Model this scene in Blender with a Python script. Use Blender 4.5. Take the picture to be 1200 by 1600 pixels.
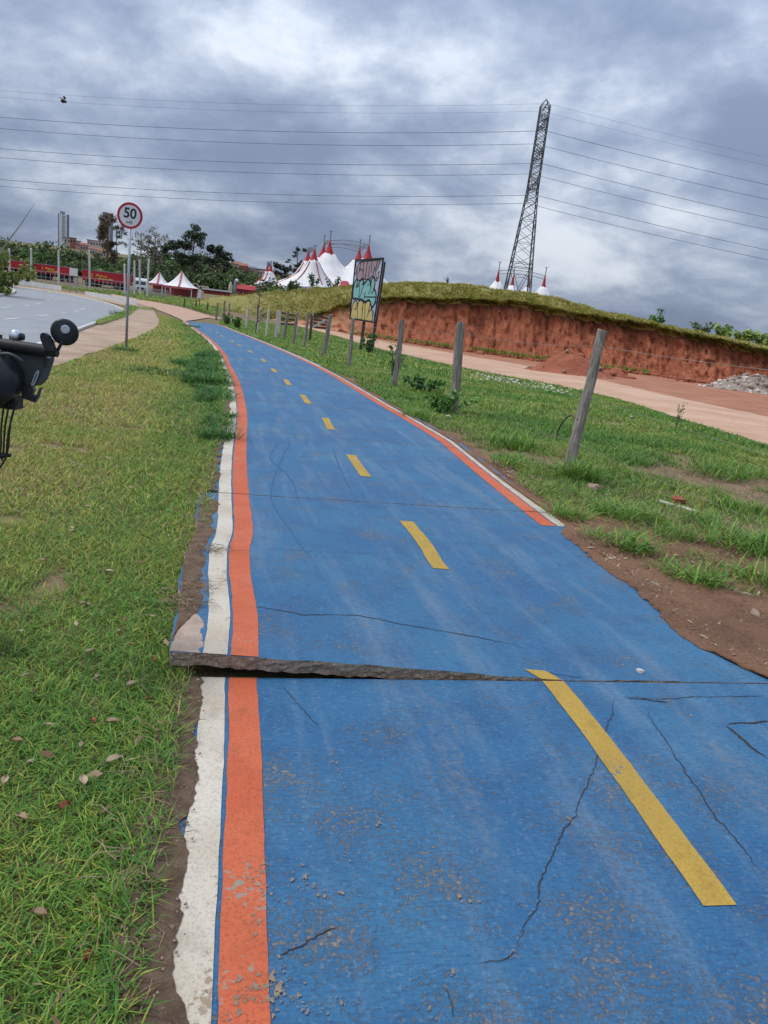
import bpy, math, random
import numpy as np
from mathutils import Matrix, Vector
random.seed(7); RNG = np.random.default_rng(11)
sc = bpy.context.scene
for o in list(bpy.data.objects): bpy.data.objects.remove(o)
R = math.radians

# ------------------------------------------------------------------ camera
FPX, EYE = 1202.0, 1.5                      # focal length in photo pixels, eye height in metres
def _basis():
    d = np.array([63 - 600, 5340 - 800, FPX]); d /= np.linalg.norm(d)      # towards the nadir vanishing point
    up = -d
    fw = np.array([0, 0, 1.0]); fw = fw - fw.dot(up) * up; fw /= np.linalg.norm(fw)
    rt = np.cross(fw, up); rt = rt if rt[0] > 0 else -rt
    return rt, fw, up
RT, FW, UP = _basis()
cam = bpy.data.cameras.new('camera'); cam.sensor_fit = 'VERTICAL'; cam.sensor_height = 24.0
cam.lens = FPX / 1600 * 24.0; cam.clip_start = 0.05; cam.clip_end = 6000
co = bpy.data.objects.new('camera', cam); sc.collection.objects.link(co)
co.matrix_world = Matrix(((RT[0], -RT[1], -RT[2], 0), (FW[0], -FW[1], -FW[2], 0), (UP[0], -UP[1], -UP[2], EYE), (0, 0, 0, 1)))
sc.camera = co
sc.view_settings.view_transform = 'Standard'; sc.view_settings.look = 'None'
sc.view_settings.exposure = 0.60; sc.view_settings.gamma = 1.0; sc.view_settings.use_curve_mapping = False

# ------------------------------------------------------------------ sky and sun
SUN_EL, SUN_AZ = 58.0, -85.0                # azimuth from +Y towards +X
w = bpy.data.worlds.new('World'); sc.world = w; w.use_nodes = True
nt = w.node_tree; nt.nodes.clear(); N = nt.nodes.new; LK = nt.links.new
def wmath(op, a, b=None, c=None):
    n = N('ShaderNodeMath'); n.operation = op
    for i, v in enumerate((a, b, c)):
        if v is None: continue
        if isinstance(v, (int, float)): n.inputs[i].default_value = v
        else: LK(v, n.inputs[i])
    return n.outputs[0]
sky = N('ShaderNodeTexSky'); sky.sky_type = 'NISHITA'; sky.sun_disc = False
sky.sun_elevation = R(SUN_EL); sky.sun_rotation = R(SUN_AZ)
bg1 = N('ShaderNodeBackground'); bg1.inputs[1].default_value = 0.06; LK(sky.outputs[0], bg1.inputs[0])
tc = N('ShaderNodeTexCoord'); sx = N('ShaderNodeSeparateXYZ'); LK(tc.outputs['Generated'], sx.inputs[0])
zz = wmath('ADD', wmath('MAXIMUM', sx.outputs[2], 0.0), 0.38)
cx = N('ShaderNodeCombineXYZ'); LK(wmath('DIVIDE', sx.outputs[0], zz), cx.inputs[0]); LK(wmath('DIVIDE', sx.outputs[1], zz), cx.inputs[1])
def wnoise(loc, scale, det, rough, dist):
    m = N('ShaderNodeMapping'); m.inputs['Location'].default_value = loc; LK(cx.outputs[0], m.inputs[0])
    n = N('ShaderNodeTexNoise'); n.inputs['Scale'].default_value = scale; n.inputs['Detail'].default_value = det
    n.inputs['Roughness'].default_value = rough; n.inputs['Distortion'].default_value = dist; LK(m.outputs[0], n.inputs[0]); return n.outputs[0]
n1 = wnoise((1.2, 7.9, 3.4), 1.75, 2, 0.5, 0.0); n2 = wnoise((6.3, 2.2, 5.0), 3.6, 10, 0.60, 0.15)
nn = wmath('ADD', wmath('ADD', wmath('MULTIPLY', n1, 0.58), wmath('MULTIPLY', n2, 0.56)), wmath('MULTIPLY', wmath('SUBTRACT', 0.30, wmath('MAXIMUM', sx.outputs[2], 0.0)), 0.03))
cr = N('ShaderNodeValToRGB'); LK(nn, cr.inputs[0]); e = cr.color_ramp.elements; cr.color_ramp.interpolation = 'B_SPLINE'
e[0].position = 0.40; e[0].color = (0.60, 0.645, 0.71, 1); e[1].position = 0.70; e[1].color = (0.165, 0.212, 0.315, 1)
for p, c in ((0.47, (0.51, 0.56, 0.64, 1)), (0.525, (0.365, 0.42, 0.52, 1)), (0.58, (0.262, 0.318, 0.428, 1)), (0.64, (0.20, 0.25, 0.36, 1))):
    k = e.new(p); k.color = c
# an overcast sky is brighter overhead than at the horizon (CIE overcast law, softened)
lum = wmath('ADD', wmath('MULTIPLY', wmath('MAXIMUM', sx.outputs[2], 0.0), 1.45), 0.70)
bg2 = N('ShaderNodeBackground'); LK(cr.outputs[0], bg2.inputs[0]); LK(lum, bg2.inputs[1])
mx = N('ShaderNodeMixShader'); mx.inputs[0].default_value = 0.95; LK(bg1.outputs[0], mx.inputs[1]); LK(bg2.outputs[0], mx.inputs[2])
wo = N('ShaderNodeOutputWorld'); LK(mx.outputs[0], wo.inputs[0])
sl = bpy.data.lights.new('sun', 'SUN'); sl.energy = 1.5; sl.angle = R(14); sl.color = (1.0, 0.95, 0.87)
so = bpy.data.objects.new('sun', sl); sc.collection.objects.link(so); so.location = (0, 0, 60)
so.rotation_euler = (R(90 - SUN_EL), 0, R(180 - SUN_AZ))

# ------------------------------------------------------------------ helpers: pixels, terrain
def ray(px, py):
    v = np.array([px - 600.0, py - 800.0, FPX]); return np.array([v @ RT, v @ FW, v @ UP])
def ss(t): t = np.clip(t, 0, 1); return t * t * (3 - 2 * t)
_FY = np.array([-50, 78, 100, 120, 150, 220, 450, 700, 4000.0]); _FZ = np.array([0, 0, .3, .75, 1.5, 3.0, 15.0, 22.0, 22.0])
def gz(X, Y):
    X = np.asarray(X, float); Y = np.asarray(Y, float)
    dip = -0.95 * ss(Y / 60.0) * (1 - 0.45 * ss((X - 1) / 24.0))
    a = X / np.maximum(Y, 20.0)
    return dip + np.interp(Y, _FY, _FZ) * ss((0.0 - a) / 0.14)
_TS = np.concatenate([np.linspace(0.8, 80, 1600), np.geomspace(80, 3500, 1600)[1:]])
def at(px, py, off=0.0):
    r = ray(px, py); h = math.hypot(r[0], r[1]); u = r / h
    P = u[None, :] * _TS[:, None]; d = EYE + P[:, 2] - (gz(P[:, 0], P[:, 1]) + off)
    k = np.argmax(d < 0)
    if d[k] >= 0: k = len(_TS) - 1
    if k == 0: t = _TS[0]
    else: t = _TS[k-1] + (_TS[k] - _TS[k-1]) * d[k-1] / (d[k-1] - d[k])
    return np.array([u[0] * t, u[1] * t, EYE + u[2] * t])
def atY(px, py, Y):                          # the point of that pixel's ray at depth Y
    r = ray(px, py); return np.array([r[0], r[1], r[2]]) * (Y / r[1]) + np.array([0, 0, EYE])
def atD(px, py, D):                          # ... at horizontal distance D
    r = ray(px, py); return r * (D / math.hypot(r[0], r[1])) + np.array([0, 0, EYE])
def onG(x, y, off=0.0): return np.array([x, y, float(gz(x, y)) + off])
def hsh(i, j, s): 
    v = np.sin(i * 127.1 + j * 311.7 + s * 74.7) * 43758.5453; return v - np.floor(v)
def vn(x, y, s=0):                           # smooth value noise
    x = np.asarray(x, float); y = np.asarray(y, float); i = np.floor(x); j = np.floor(y); f = x - i; g = y - j
    f = f*f*(3-2*f); g = g*g*(3-2*g)
    return (hsh(i,j,s)*(1-f)+hsh(i+1,j,s)*f)*(1-g)+(hsh(i,j+1,s)*(1-f)+hsh(i+1,j+1,s)*f)*g
def fbm(x, y, s=0, o=4):
    t = 0; a = 0.5; 
    for k in range(o): t = t + a * vn(x * 2**k, y * 2**k, s + k * 7); a *= 0.5
    return t / (1 - 0.5**o)
def resample(P, n):
    P = np.asarray(P, float); d = np.r_[0, np.cumsum(np.linalg.norm(np.diff(P, axis=0), axis=1))]
    t = np.linspace(0, d[-1], n); return np.stack([np.interp(t, d, P[:, k]) for k in range(P.shape[1])], 1)
def smoothline(P, it=2):
    P = np.asarray(P, float)
    for _ in range(it):
        Q = [P[0]]
        for a, b in zip(P[:-1], P[1:]): Q += [a * .75 + b * .25, a * .25 + b * .75]
        Q.append(P[-1]); P = np.array(Q)
    return P
def inpoly(x, y, poly):
    poly = np.asarray(poly); x = np.asarray(x); y = np.asarray(y); r = np.zeros(x.shape, bool); j = len(poly) - 1
    for i in range(len(poly)):
        xi, yi = poly[i][:2]; xj, yj = poly[j][:2]
        c = ((yi > y) != (yj > y)) & (x < (xj - xi) * (y - yi) / ((yj - yi) + 1e-12) + xi); r ^= c; j = i
    return r

# ------------------------------------------------------------------ helpers: materials
MATS = {}
class NB:
    def __init__(s, name):
        s.m = bpy.data.materials.new(name); s.m.use_nodes = True; s.t = s.m.node_tree; s.t.nodes.clear()
        s.out = s.n('ShaderNodeOutputMaterial'); s.b = s.n('ShaderNodeBsdfPrincipled'); s.l(s.b.outputs[0], s.out.inputs[0]); MATS[name] = s.m
        s.b.inputs['Specular IOR Level'].default_value = 0.3
    def n(s, t): return s.t.nodes.new(t)
    def l(s, a, b): s.t.links.new(a, b)
    def set(s, i, v):
        if isinstance(v, (int, float)): i.default_value = v
        elif isinstance(v, tuple): i.default_value = v if len(v) == len(i.default_value) else v + (1,)
        else: s.l(v, i)
    def math(s, op, a, b=0.0, clamp=False):
        n = s.n('ShaderNodeMath'); n.operation = op; n.use_clamp = clamp; s.set(n.inputs[0], a); s.set(n.inputs[1], b); return n.outputs[0]
    def coord(s, kind, scale=(1, 1, 1)):
        if kind == 'World': o = s.n('ShaderNodeNewGeometry').outputs['Position']
        else: o = s.n('ShaderNodeTexCoord').outputs[kind]
        m = s.n('ShaderNodeMapping'); m.inputs['Scale'].default_value = scale; s.l(o, m.inputs[0]); return m.outputs[0]
    def noise(s, co, scale, det=4, rough=0.55, dist=0.0):
        n = s.n('ShaderNodeTexNoise'); n.inputs['Scale'].default_value = scale; n.inputs['Detail'].default_value = det
        n.inputs['Roughness'].default_value = rough; n.inputs['Distortion'].default_value = dist; s.l(co, n.inputs[0]); return n.outputs[0]
    def ramp(s, f, a, b):                   # linear step a..b -> 0..1
        n = s.n('ShaderNodeMapRange'); n.inputs[1].default_value = a; n.inputs[2].default_value = b; s.l(f, n.inputs[0]); return n.outputs[0]
    def mix(s, f, a, b):
        n = s.n('ShaderNodeMix'); n.data_type = 'RGBA'; s.set(n.inputs[0], f); s.set(n.inputs[6], a); s.set(n.inputs[7], b); return n.outputs[2]
    def attr(s, name):
        n = s.n('ShaderNodeAttribute'); n.attribute_name = name; return n
    def bump(s, h, st=0.3, d=0.01, prev=None):
        n = s.n('ShaderNodeBump'); n.inputs['Strength'].default_value = st; n.inputs['Distance'].default_value = d; s.l(h, n.inputs['Height'])
        if prev: s.l(prev, n.inputs['Normal'])
        return n.outputs[0]
    def fin(s, col, rough=0.85, nrm=None, metal=0.0):
        s.set(s.b.inputs['Base Color'], col); s.set(s.b.inputs['Roughness'], rough); s.b.inputs['Metallic'].default_value = metal
        if nrm: s.l(nrm, s.b.inputs['Normal'])
        return s.m
def pm(name, c1, c2=None, scale=6, rough=0.8, bump=0.25, bs=None, co='World', metal=0.0, stretch=(1, 1, 1), d=0.01, lo=.35, hi=.65):
    if name in MATS: return MATS[name]
    k = NB(name); c = k.coord(co, stretch); c2 = c2 or tuple(v * 0.7 for v in c1)
    col = k.mix(k.ramp(k.noise(c, scale, 6), lo, hi), c1, c2)
    col = k.mix(k.math('MULTIPLY', k.ramp(k.noise(c, scale * 7, 3), .4, .75), .35), col, tuple(v * 0.6 for v in c1))
    nrm = k.bump(k.noise(c, bs or scale * 8, 5), bump, d) if bump else None
    return k.fin(col, rough, nrm, metal)
def vcol(name, rough=0.7, transl=0.0):       # colour from the mesh attribute 'tint'
    k = NB(name); a = k.attr('tint').outputs['Color']; k.fin(a, rough)
    if transl:
        t = k.n('ShaderNodeBsdfTranslucent'); k.l(a, t.inputs[0]); m = k.n('ShaderNodeMixShader'); m.inputs[0].default_value = transl
        k.l(k.b.outputs[0], m.inputs[1]); k.l(t.outputs[0], m.inputs[2]); k.l(m.outputs[0], k.out.inputs[0])
    return k.m

# ------------------------------------------------------------------ helpers: meshes
LOC = {}
def tagp(o, label=None, cat=None, group=None, kind=None):
    for k, v in (('label', label), ('category', cat), ('group', group), ('kind', kind)):
        if v: o[k] = v
    return o
def empty(name, loc, label, cat, group=None):
    o = bpy.data.objects.new(name, None); sc.collection.objects.link(o); o.location = loc; o.empty_display_size = 0.2
    LOC[o] = np.array(loc, float); return tagp(o, label, cat, group)
def mk(name, VF, mat, parent=None, org=None, smooth=False, label=None, cat=None, group=None, kind=None, mi=None, uv=None, tint=None):
    V, F = VF; V = np.asarray(V, float).reshape(-1, 3)
    if parent is not None: org = LOC[parent]
    elif org is None: org = np.zeros(3)
    org = np.asarray(org, float)
    me = bpy.data.meshes.new(name); me.from_pydata((V - org).tolist(), [], [list(map(int, f)) for f in F] if not isinstance(F, np.ndarray) else F.tolist())
    for m in (mat if isinstance(mat, (list, tuple)) else [mat]): me.materials.append(m)
    if mi is not None: me.polygons.foreach_set('material_index', np.asarray(mi, np.int32))
    if smooth: me.polygons.foreach_set('use_smooth', np.ones(len(me.polygons), bool))
    if uv is not None:
        l = me.uv_layers.new(name='UVMap'); idx = np.zeros(len(me.loops), np.int32); me.loops.foreach_get('vertex_index', idx)
        l.data.foreach_set('uv', np.asarray(uv, np.float32)[idx].ravel())
    if tint is not None:
        a = me.attributes.new('tint', 'FLOAT_COLOR', 'POINT'); c = np.ones((len(V), 4), np.float32); c[:, :3] = tint; a.data.foreach_set('color', c.ravel())
    me.update(); o = bpy.data.objects.new(name, me); sc.collection.objects.link(o)
    if parent is not None: o.parent = parent; LOC[o] = org
    else: o.location = org; LOC[o] = org
    return tagp(o, label, cat, group, kind)
def join(*VFs):
    V = []; F = []; n = 0
    for v, f in VFs:
        V += [tuple(p) for p in v]; F += [[i + n for i in q] for q in f]; n += len(v)
    return V, F
def box(c, s, M=None):                       # centre, full size, optional 3x3 axes (columns)
    M = np.eye(3) if M is None else np.asarray(M, float); c = np.asarray(c, float)
    V = [c + M @ (np.array(q) * np.array(s) / 2) for q in ((-1,-1,-1),(1,-1,-1),(1,1,-1),(-1,1,-1),(-1,-1,1),(1,-1,1),(1,1,1),(-1,1,1))]
    return V, [(3,2,1,0),(4,5,6,7),(0,1,5,4),(1,2,6,5),(2,3,7,6),(3,0,4,7)]
def bar(a, b, wd, ht=None):                  # square bar between two points
    a = np.asarray(a, float); b = np.asarray(b, float); d = b - a; L = np.linalg.norm(d); d = d / L
    r = np.cross(d, (0, 0, 1)) if abs(d[2]) < .95 else np.cross(d, (0, 1, 0)); r /= np.linalg.norm(r); u = np.cross(r, d)
    return box((a + b) / 2, (wd, L, ht or wd), np.stack([r, d, u], 1))
def tube(P, rad, n=8, cap=True):
    P = np.asarray(P, float); m = len(P); rad = np.broadcast_to(np.asarray(rad, float), (m,))
    T = np.gradient(P, axis=0); T /= np.linalg.norm(T, axis=1)[:, None] + 1e-12
    ref = np.array([0, 0, 1.0]) if abs(T[0][2]) < .9 else np.array([0, 1.0, 0]); V = []; F = []
    for i in range(m):
        x = np.cross(ref, T[i]); x /= np.linalg.norm(x) + 1e-12; y = np.cross(T[i], x); ref = y
        for k in range(n):
            a = 2 * math.pi * k / n; V.append(P[i] + rad[i] * (math.cos(a) * x + math.sin(a) * y))
    for i in range(m - 1):
        for k in range(n): F.append((i*n+k, i*n+(k+1) % n, (i+1)*n+(k+1) % n, (i+1)*n+k))
    if cap: F.append(tuple(range(n))[::-1]); F.append(tuple((m-1)*n + k for k in range(n)))
    return V, F
def lathe(c, prof, n=16, M=None):            # prof: (radius, height) along local z
    M = np.eye(3) if M is None else np.asarray(M); c = np.asarray(c, float); V = []; F = []
    for r, z in prof:
        for k in range(n): a = 2*math.pi*k/n; V.append(c + M @ np.array([r*math.cos(a), r*math.sin(a), z]))
    for i in range(len(prof)-1):
        for k in range(n): F.append((i*n+k, i*n+(k+1) % n, (i+1)*n+(k+1) % n, (i+1)*n+k))
    F.append(tuple(range(n))[::-1]); F.append(tuple((len(prof)-1)*n+k for k in range(n))); return V, F
def grid(P):                                 # P: (n,m,3) -> VF
    n, m = P.shape[:2]; i, j = np.meshgrid(np.arange(n-1), np.arange(m-1), indexing='ij'); a = (i*m+j).ravel()
    return P.reshape(-1, 3), np.stack([a, a+1, a+m+1, a+m], 1)
def prism(P, nrm, th):                       # flat polygon extruded along -nrm
    P = [np.asarray(p, float) for p in P]; n = len(P); nrm = np.asarray(nrm, float)
    V = P + [p - nrm * th for p in P]; F = [tuple(range(n)), tuple(range(2*n-1, n-1, -1))]
    return V, F + [(i, i+n, (i+1) % n + n, (i+1) % n) for i in range(n)]
def strip(A, B, n, m, off, jit=0.0, js=3.0, seed=0):   # ground-following sheet between two plan polylines
    A = resample(np.asarray(A)[:, :2], n); B = resample(np.asarray(B)[:, :2], n)
    u = np.linspace(0, 1, m)[None, :, None]; Q = A[:, None, :] * (1-u) + B[:, None, :] * u
    if jit:
        ds = np.arange(n) * js / n * 10
        for col, s in ((0, 1), (m-1, 2)):
            dv = (B - A); dv /= np.linalg.norm(dv, axis=1)[:, None] + 1e-9
            Q[:, col] += dv * ((fbm(ds * 2.3, ds * 0 + s, seed + s) - .5) * 2 * jit)[:, None]
    z = gz(Q[..., 0], Q[..., 1]) + off; return grid(np.dstack([Q, z]))
def rock(c, r, seed=0, sub=1, flat=0.7):
    rg = np.random.default_rng(seed); import bmesh
    bm = bmesh.new(); bmesh.ops.create_icosphere(bm, subdivisions=sub, radius=1.0)
    V = np.array([v.co[:] for v in bm.verts]); F = [[v.index for v in f.verts] for f in bm.faces]; bm.free()
    V *= (0.75 + 0.5 * rg.random((len(V), 1))); V *= np.array([1, .6 + .6 * rg.random(), flat]) * r
    a = rg.random() * 6.28; V[:, :2] = V[:, :2] @ np.array([[math.cos(a), -math.sin(a)], [math.sin(a), math.cos(a)]])
    return V + np.asarray(c, float), F
def text_mesh(s, size, ext=0.0, bold=0.0):
    cu = bpy.data.curves.new('t', 'FONT'); cu.body = s; cu.size = size; cu.align_x = 'CENTER'; cu.align_y = 'CENTER'; cu.extrude = ext; cu.offset = bold
    o = bpy.data.objects.new('t', cu); sc.collection.objects.link(o); dg = bpy.context.evaluated_depsgraph_get()
    me = bpy.data.meshes.new_from_object(o.evaluated_get(dg)); V = np.array([v.co[:] for v in me.vertices]); F = [list(p.vertices) for p in me.polygons]
    bpy.data.objects.remove(o); bpy.data.curves.remove(cu); bpy.data.meshes.remove(me); return V, F
def blades(P, h, wd, bend, tint, lean=0.5, seg=2):
    """grass blades as one mesh: P (n,3) roots; h, wd (n,) height and width; tint (n,3)"""
    n = len(P); a = RNG.random(n) * 6.283; d = np.stack([np.cos(a), np.sin(a), np.zeros(n)], 1); s = np.stack([-d[:, 1], d[:, 0], np.zeros(n)], 1)
    l0 = RNG.random(n) * lean; b = bend * (0.4 + RNG.random(n)); up = np.array([0, 0, 1.0])
    def pt(t):
        hor = (l0 * t + b * t * t) * h; ver = h * t * (1 - 0.35 * b * t); return P + d * hor[:, None] + up * ver[:, None]
    hw = (wd / 2)[:, None] * s
    V = np.stack([P - hw, P + hw, pt(.55) - hw * .85, pt(.55) + hw * .85, pt(1.0)], 1).reshape(-1, 3)
    k = np.arange(n)[:, None] * 5
    F4 = (k + np.array([[0, 1, 3, 2]])); F3 = (k + np.array([[2, 3, 4]]))
    tv = np.repeat(tint, 5, 0)
    return V, F4, F3, tv * .97
def blade_obj(name, parts, mat, label=None, cat=None, kind='stuff', parent=None):
    Vs, Fs, Ts, n = [], [], [], 0
    for V, F4, F3, T in parts:
        Vs.append(V); Ts.append(T); Fs += (F4 + n).tolist() + (F3 + n).tolist(); n += len(V)
    return mk(name, (np.concatenate(Vs), Fs), mat, parent=parent, label=label, cat=cat, kind=kind, tint=np.clip(np.concatenate(Ts), 0, 1))
def leaves(C, n, size, tint, var=.3, flat=0.5, rg=RNG):
    """n leaf quads scattered in ellipsoid blobs C = [(x,y,z,rx,ry,rz)]"""
    C = np.asarray(C, float); wts = C[:, 3] * C[:, 4] * C[:, 5]; wts = wts ** .75; wts /= wts.sum(); idx = rg.choice(len(C), n, p=wts)
    d = rg.normal(size=(n, 3)); d /= np.linalg.norm(d, axis=1)[:, None]; r = rg.random(n) ** .45
    P = C[idx, :3] + d * r[:, None] * C[idx, 3:6]; nr = d + rg.normal(size=(n, 3)) * .7; nr[:, 2] += flat; nr /= np.linalg.norm(nr, axis=1)[:, None]
    t = np.cross(nr, rg.normal(size=(n, 3))); t /= np.linalg.norm(t, axis=1)[:, None] + 1e-9; b = np.cross(nr, t)
    s = size * (.6 + .8 * rg.random(n))[:, None]
    V = np.stack([P - t * s, P + b * s * .55, P + t * s, P - b * s * .55], 1).reshape(-1, 3)
    F = np.arange(n)[:, None] * 4 + np.array([[0, 1, 2, 3]])
    cl = np.asarray(tint, float) * (1 - var + 2 * var * rg.random((n, 1))) * (0.8 + .4 * hsh(idx, idx * 3., 5))[:, None]
    return V, F, np.repeat(cl, 4, 0)
GRASS = vcol('grass_blade', .55, .3); LEAF = vcol('leaf', .6, .25)

# ================================================================== the ground
def axis(pos): return np.concatenate([-pos[::-1], [0], pos])
gx = axis(np.concatenate([np.linspace(.5, 40, 80), np.geomspace(42, 2800, 45)]))
gy = np.concatenate([np.linspace(-12, 80, 185), np.geomspace(81, 3400, 90)])
GX, GY = np.meshgrid(gx, gy, indexing='ij')
k = NB('soil_ground'); c = k.coord('World')
col = k.mix(k.ramp(k.noise(c, .35, 6), .4, .62), (.14, .125, .045), (.20, .13, .075))
col = k.mix(k.ramp(k.noise(c, 3, 6), .45, .7), col, (.15, .095, .058)); col = k.mix(k.math('MULTIPLY', k.ramp(k.noise(c, 40, 4), .45, .75), .6), col, (.09, .06, .04))
k.fin(col, .95, k.bump(k.noise(c, 25, 6), .6, .03))
mk('ground', grid(np.dstack([GX, GY, gz(GX, GY)])), MATS['soil_ground'], smooth=True, kind='structure')

# ------------------------------------------------------------------ bike path
DASH = [(1125,1415),(985,1225),(850,1045),(690,890),(668,852),(635,815),(560,728),(512.5,662),(477,624),(449,597.5),(428.5,579),(411.7,563.3),(390.8,549.2),(374.5,539.7),(363,533.3),(346.7,525),(329.5,514.7),(312,504)]
Cc = [at(*p, .05)[:2] for p in DASH]; Cc = [Cc[0] + (Cc[0] - Cc[2]) * 3.2] + Cc[:1] + Cc[2:]
Cl = smoothline(Cc, 3); Cl = resample(Cl, 6000)
Cs = np.r_[0, np.cumsum(np.linalg.norm(np.diff(Cl, axis=0), axis=1))]
Ct = np.gradient(Cl, axis=0); Ct /= np.linalg.norm(Ct, axis=1)[:, None]
for _ in range(3): Ct = np.stack([np.convolve(np.pad(Ct[:, q], 120, 'edge'), np.ones(241)/241, 'valid') for q in (0, 1)], 1); Ct /= np.linalg.norm(Ct, axis=1)[:, None]
Cn = np.stack([Ct[:, 1], -Ct[:, 0]], 1)      # to the right
SEND = Cs[-1]
def project(p):
    k = np.argmin(np.sum((Cl - np.asarray(p)[:2])**2, 1)); return Cs[k], float((np.asarray(p)[:2] - Cl[k]) @ Cn[k])
Lpx = [(340,1600),(347,1400),(352,1250),(356,1075),(360,850),(366,700),(371,640),(362,590),(350,565),(320,525),(286,500)]
Rpx = [(868,822),(700,690),(600,632),(530,590),(470,560),(400,530),(350,510),(325,499)]
Epx = [(868,822),(905,850),(940,878),(985,910),(1020,945),(1065,985),(1105,1012),(1150,1035),(1200,1058),(1275,1090)]
def lat(pxs): 
    q = sorted(project(at(*p, .05)) for p in pxs); return np.array([a for a, _ in q]), np.array([b for _, b in q])
Ls, Lv = lat(Lpx); Rs, Rv = lat(Rpx); Es, Ev = lat(Epx)
def wL(s): return np.interp(s, Ls, Lv)       # left edge of the left orange line
def wR(s): return np.interp(s, Rs, Rv)       # right edge of the right orange line
SR0 = float(Rs[0])                           # where the right-hand lines end
def wE(s):                                   # right edge of the concrete
    s = np.asarray(s, float); near = np.interp(s, Es, Ev, left=Ev[0] + .2) + .02; far = wR(s) + .16
    t = ss((s - SR0 + .25) / .3); return near * (1-t) + far * t
def sAt(px, py): return project(at(px, py, .05))[0]
J1 = sAt(560, 1060); J2 = sAt(600, 786)
JN = [J1 - 6.0, J1 - 3.0, J1, J2]
while JN[-1] < SEND - 3.2: JN.append(JN[-1] + 3.0)
JN.append(SEND)
def lift(l, s):
    l = np.asarray(l, float); s = np.asarray(s, float)
    t = np.clip((.02 - l) / 1.75, 0, 1.1) ** .95; f = np.clip(1 - (s - J1) / (J2 - J1), 0, 1)
    return np.where((s > J1 - .001) & (s < J2), .112 * t * f, 0)
def pp(l, s, dz=0.0):                        # path coordinates -> world point on the concrete
    l = np.asarray(l, float); s = np.asarray(s, float)
    x = np.interp(s, Cs, Cl[:, 0]) + l * np.interp(s, Cs, Cn[:, 0]); y = np.interp(s, Cs, Cl[:, 1]) + l * np.interp(s, Cs, Cn[:, 1])
    return np.stack(np.broadcast_arrays(x, y, gz(x, y) + .05 + lift(l, s) + dz), -1)

k = NB('blue_paint'); uvc = k.coord('UV'); wc = k.coord('World')
dust = k.ramp(k.noise(k.coord('UV', (6, .55, 1)), 1.0, 6, .6), .50, .74); big = k.ramp(k.noise(wc, .9, 5), .38, .66)
col = k.mix(big, (.017, .097, .215), (.037, .137, .248)); col = k.mix(k.math('MULTIPLY', dust, .50), col, (.16, .225, .285))
col = k.mix(k.math('MULTIPLY', k.ramp(k.noise(wc, 5.5, 6), .5, .75), .45), col, (.013, .052, .14))
fine = k.noise(wc, 75, 5, .65); grain = k.noise(k.coord('UV', (22, 120, 1)), 1.0, 3)
col = k.mix(k.math('MULTIPLY', k.ramp(grain, .48, .70), .45), col, (.009, .036, .105))
col = k.mix(k.math('MULTIPLY', k.ramp(fine, .55, .70), .45), col, (.17, .23, .29))
# worn spots: paint gone to the concrete where traffic scuffs it, most at the near end
sp = k.n('ShaderNodeSeparateXYZ'); k.l(wc, sp.inputs[0]); nearw = k.ramp(sp.outputs[1], 2.7, 1.2)
wear = k.math('ADD', k.math('MULTIPLY', k.noise(wc, 3.2, 4), .42), k.math('MULTIPLY', k.noise(wc, 62, 6, .66), .58))
wear = k.math('ADD', wear, k.math('MULTIPLY', nearw, .055)); wm = k.ramp(wear, .565, .66)
col = k.mix(k.math('MULTIPLY', wm, .72), col, (.26, .215, .16))
scf = k.ramp(k.noise(k.coord('UV', (2.2, .5, 1)), 1.3, 7, .68, .6), .53, .70); col = k.mix(k.math('MULTIPLY', k.math('MULTIPLY', scf, k.ramp(k.noise(wc, 30, 4), .35, .65)), .42), col, (.20, .19, .17))
bm_ = k.math('ADD', k.math('MULTIPLY', grain, .6), k.math('MULTIPLY', fine, .6)); bm_ = k.math('SUBTRACT', bm_, k.math('MULTIPLY', wm, .6))
k.fin(col, k.math('ADD', k.math('MULTIPLY', big, .15), .58), k.bump(k.noise(wc, 9, 5), .35, .02, k.bump(bm_, .85, .008)))
k = NB('slab_side'); c = k.coord('World'); a = k.noise(c, 45, 6, .7); v = k.n('ShaderNodeTexVoronoi'); v.inputs['Scale'].default_value = 70; k.l(c, v.inputs[0])
col = k.mix(k.ramp(a, .35, .7), (.25, .175, .12), (.47, .36, .265)); col = k.mix(k.ramp(v.outputs['Distance'], .12, .3), (.62, .57, .50), col)
k.fin(col, .95, k.bump(a, .9, .02))
def paint(name, c1, c2, chip, amt):
    k = NB(name); wc = k.coord('World'); n = k.noise(wc, 2.2, 6); col = k.mix(k.ramp(n, .4, .65), c1, c2)
    col = k.mix(k.math('MULTIPLY', k.ramp(k.noise(wc, 130, 4, .65), .48, .66), .55), col, tuple(q * .45 for q in c1))
    col = k.mix(k.math('MULTIPLY', k.ramp(k.noise(wc, 9, 6, .65), .52, .70), .45), col, tuple(q * .55 for q in c2))
    sp = k.n('ShaderNodeSeparateXYZ'); k.l(wc, sp.inputs[0]); nearw = k.ramp(sp.outputs[1], 2.0, 1.3)
    wv = k.math('ADD', k.math('ADD', k.math('MULTIPLY', k.noise(wc, 6, 5), .55), k.math('MULTIPLY', k.noise(wc, 55, 5, .6), .45)), k.math('MULTIPLY', nearw, .07))
    wm = k.ramp(wv, amt, amt + .03); col = k.mix(wm, col, chip); return k.fin(col, .68, k.bump(k.noise(wc, 90, 5), .4, .006))
paint('orange_paint', (.45, .092, .035), (.49, .12, .052), (.24, .20, .16), .625)
paint('white_paint', (.52, .47, .385), (.40, .335, .25), (.27, .20, .14), .60)
paint('yellow_paint', (.40, .255, .04), (.34, .215, .042), (.13, .14, .14), .62)
SIDE = MATS['slab_side']
path = tagp(bpy.data.objects.new('bike_path', None), kind='structure'); sc.collection.objects.link(path); LOC[path] = np.zeros(3)
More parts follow.
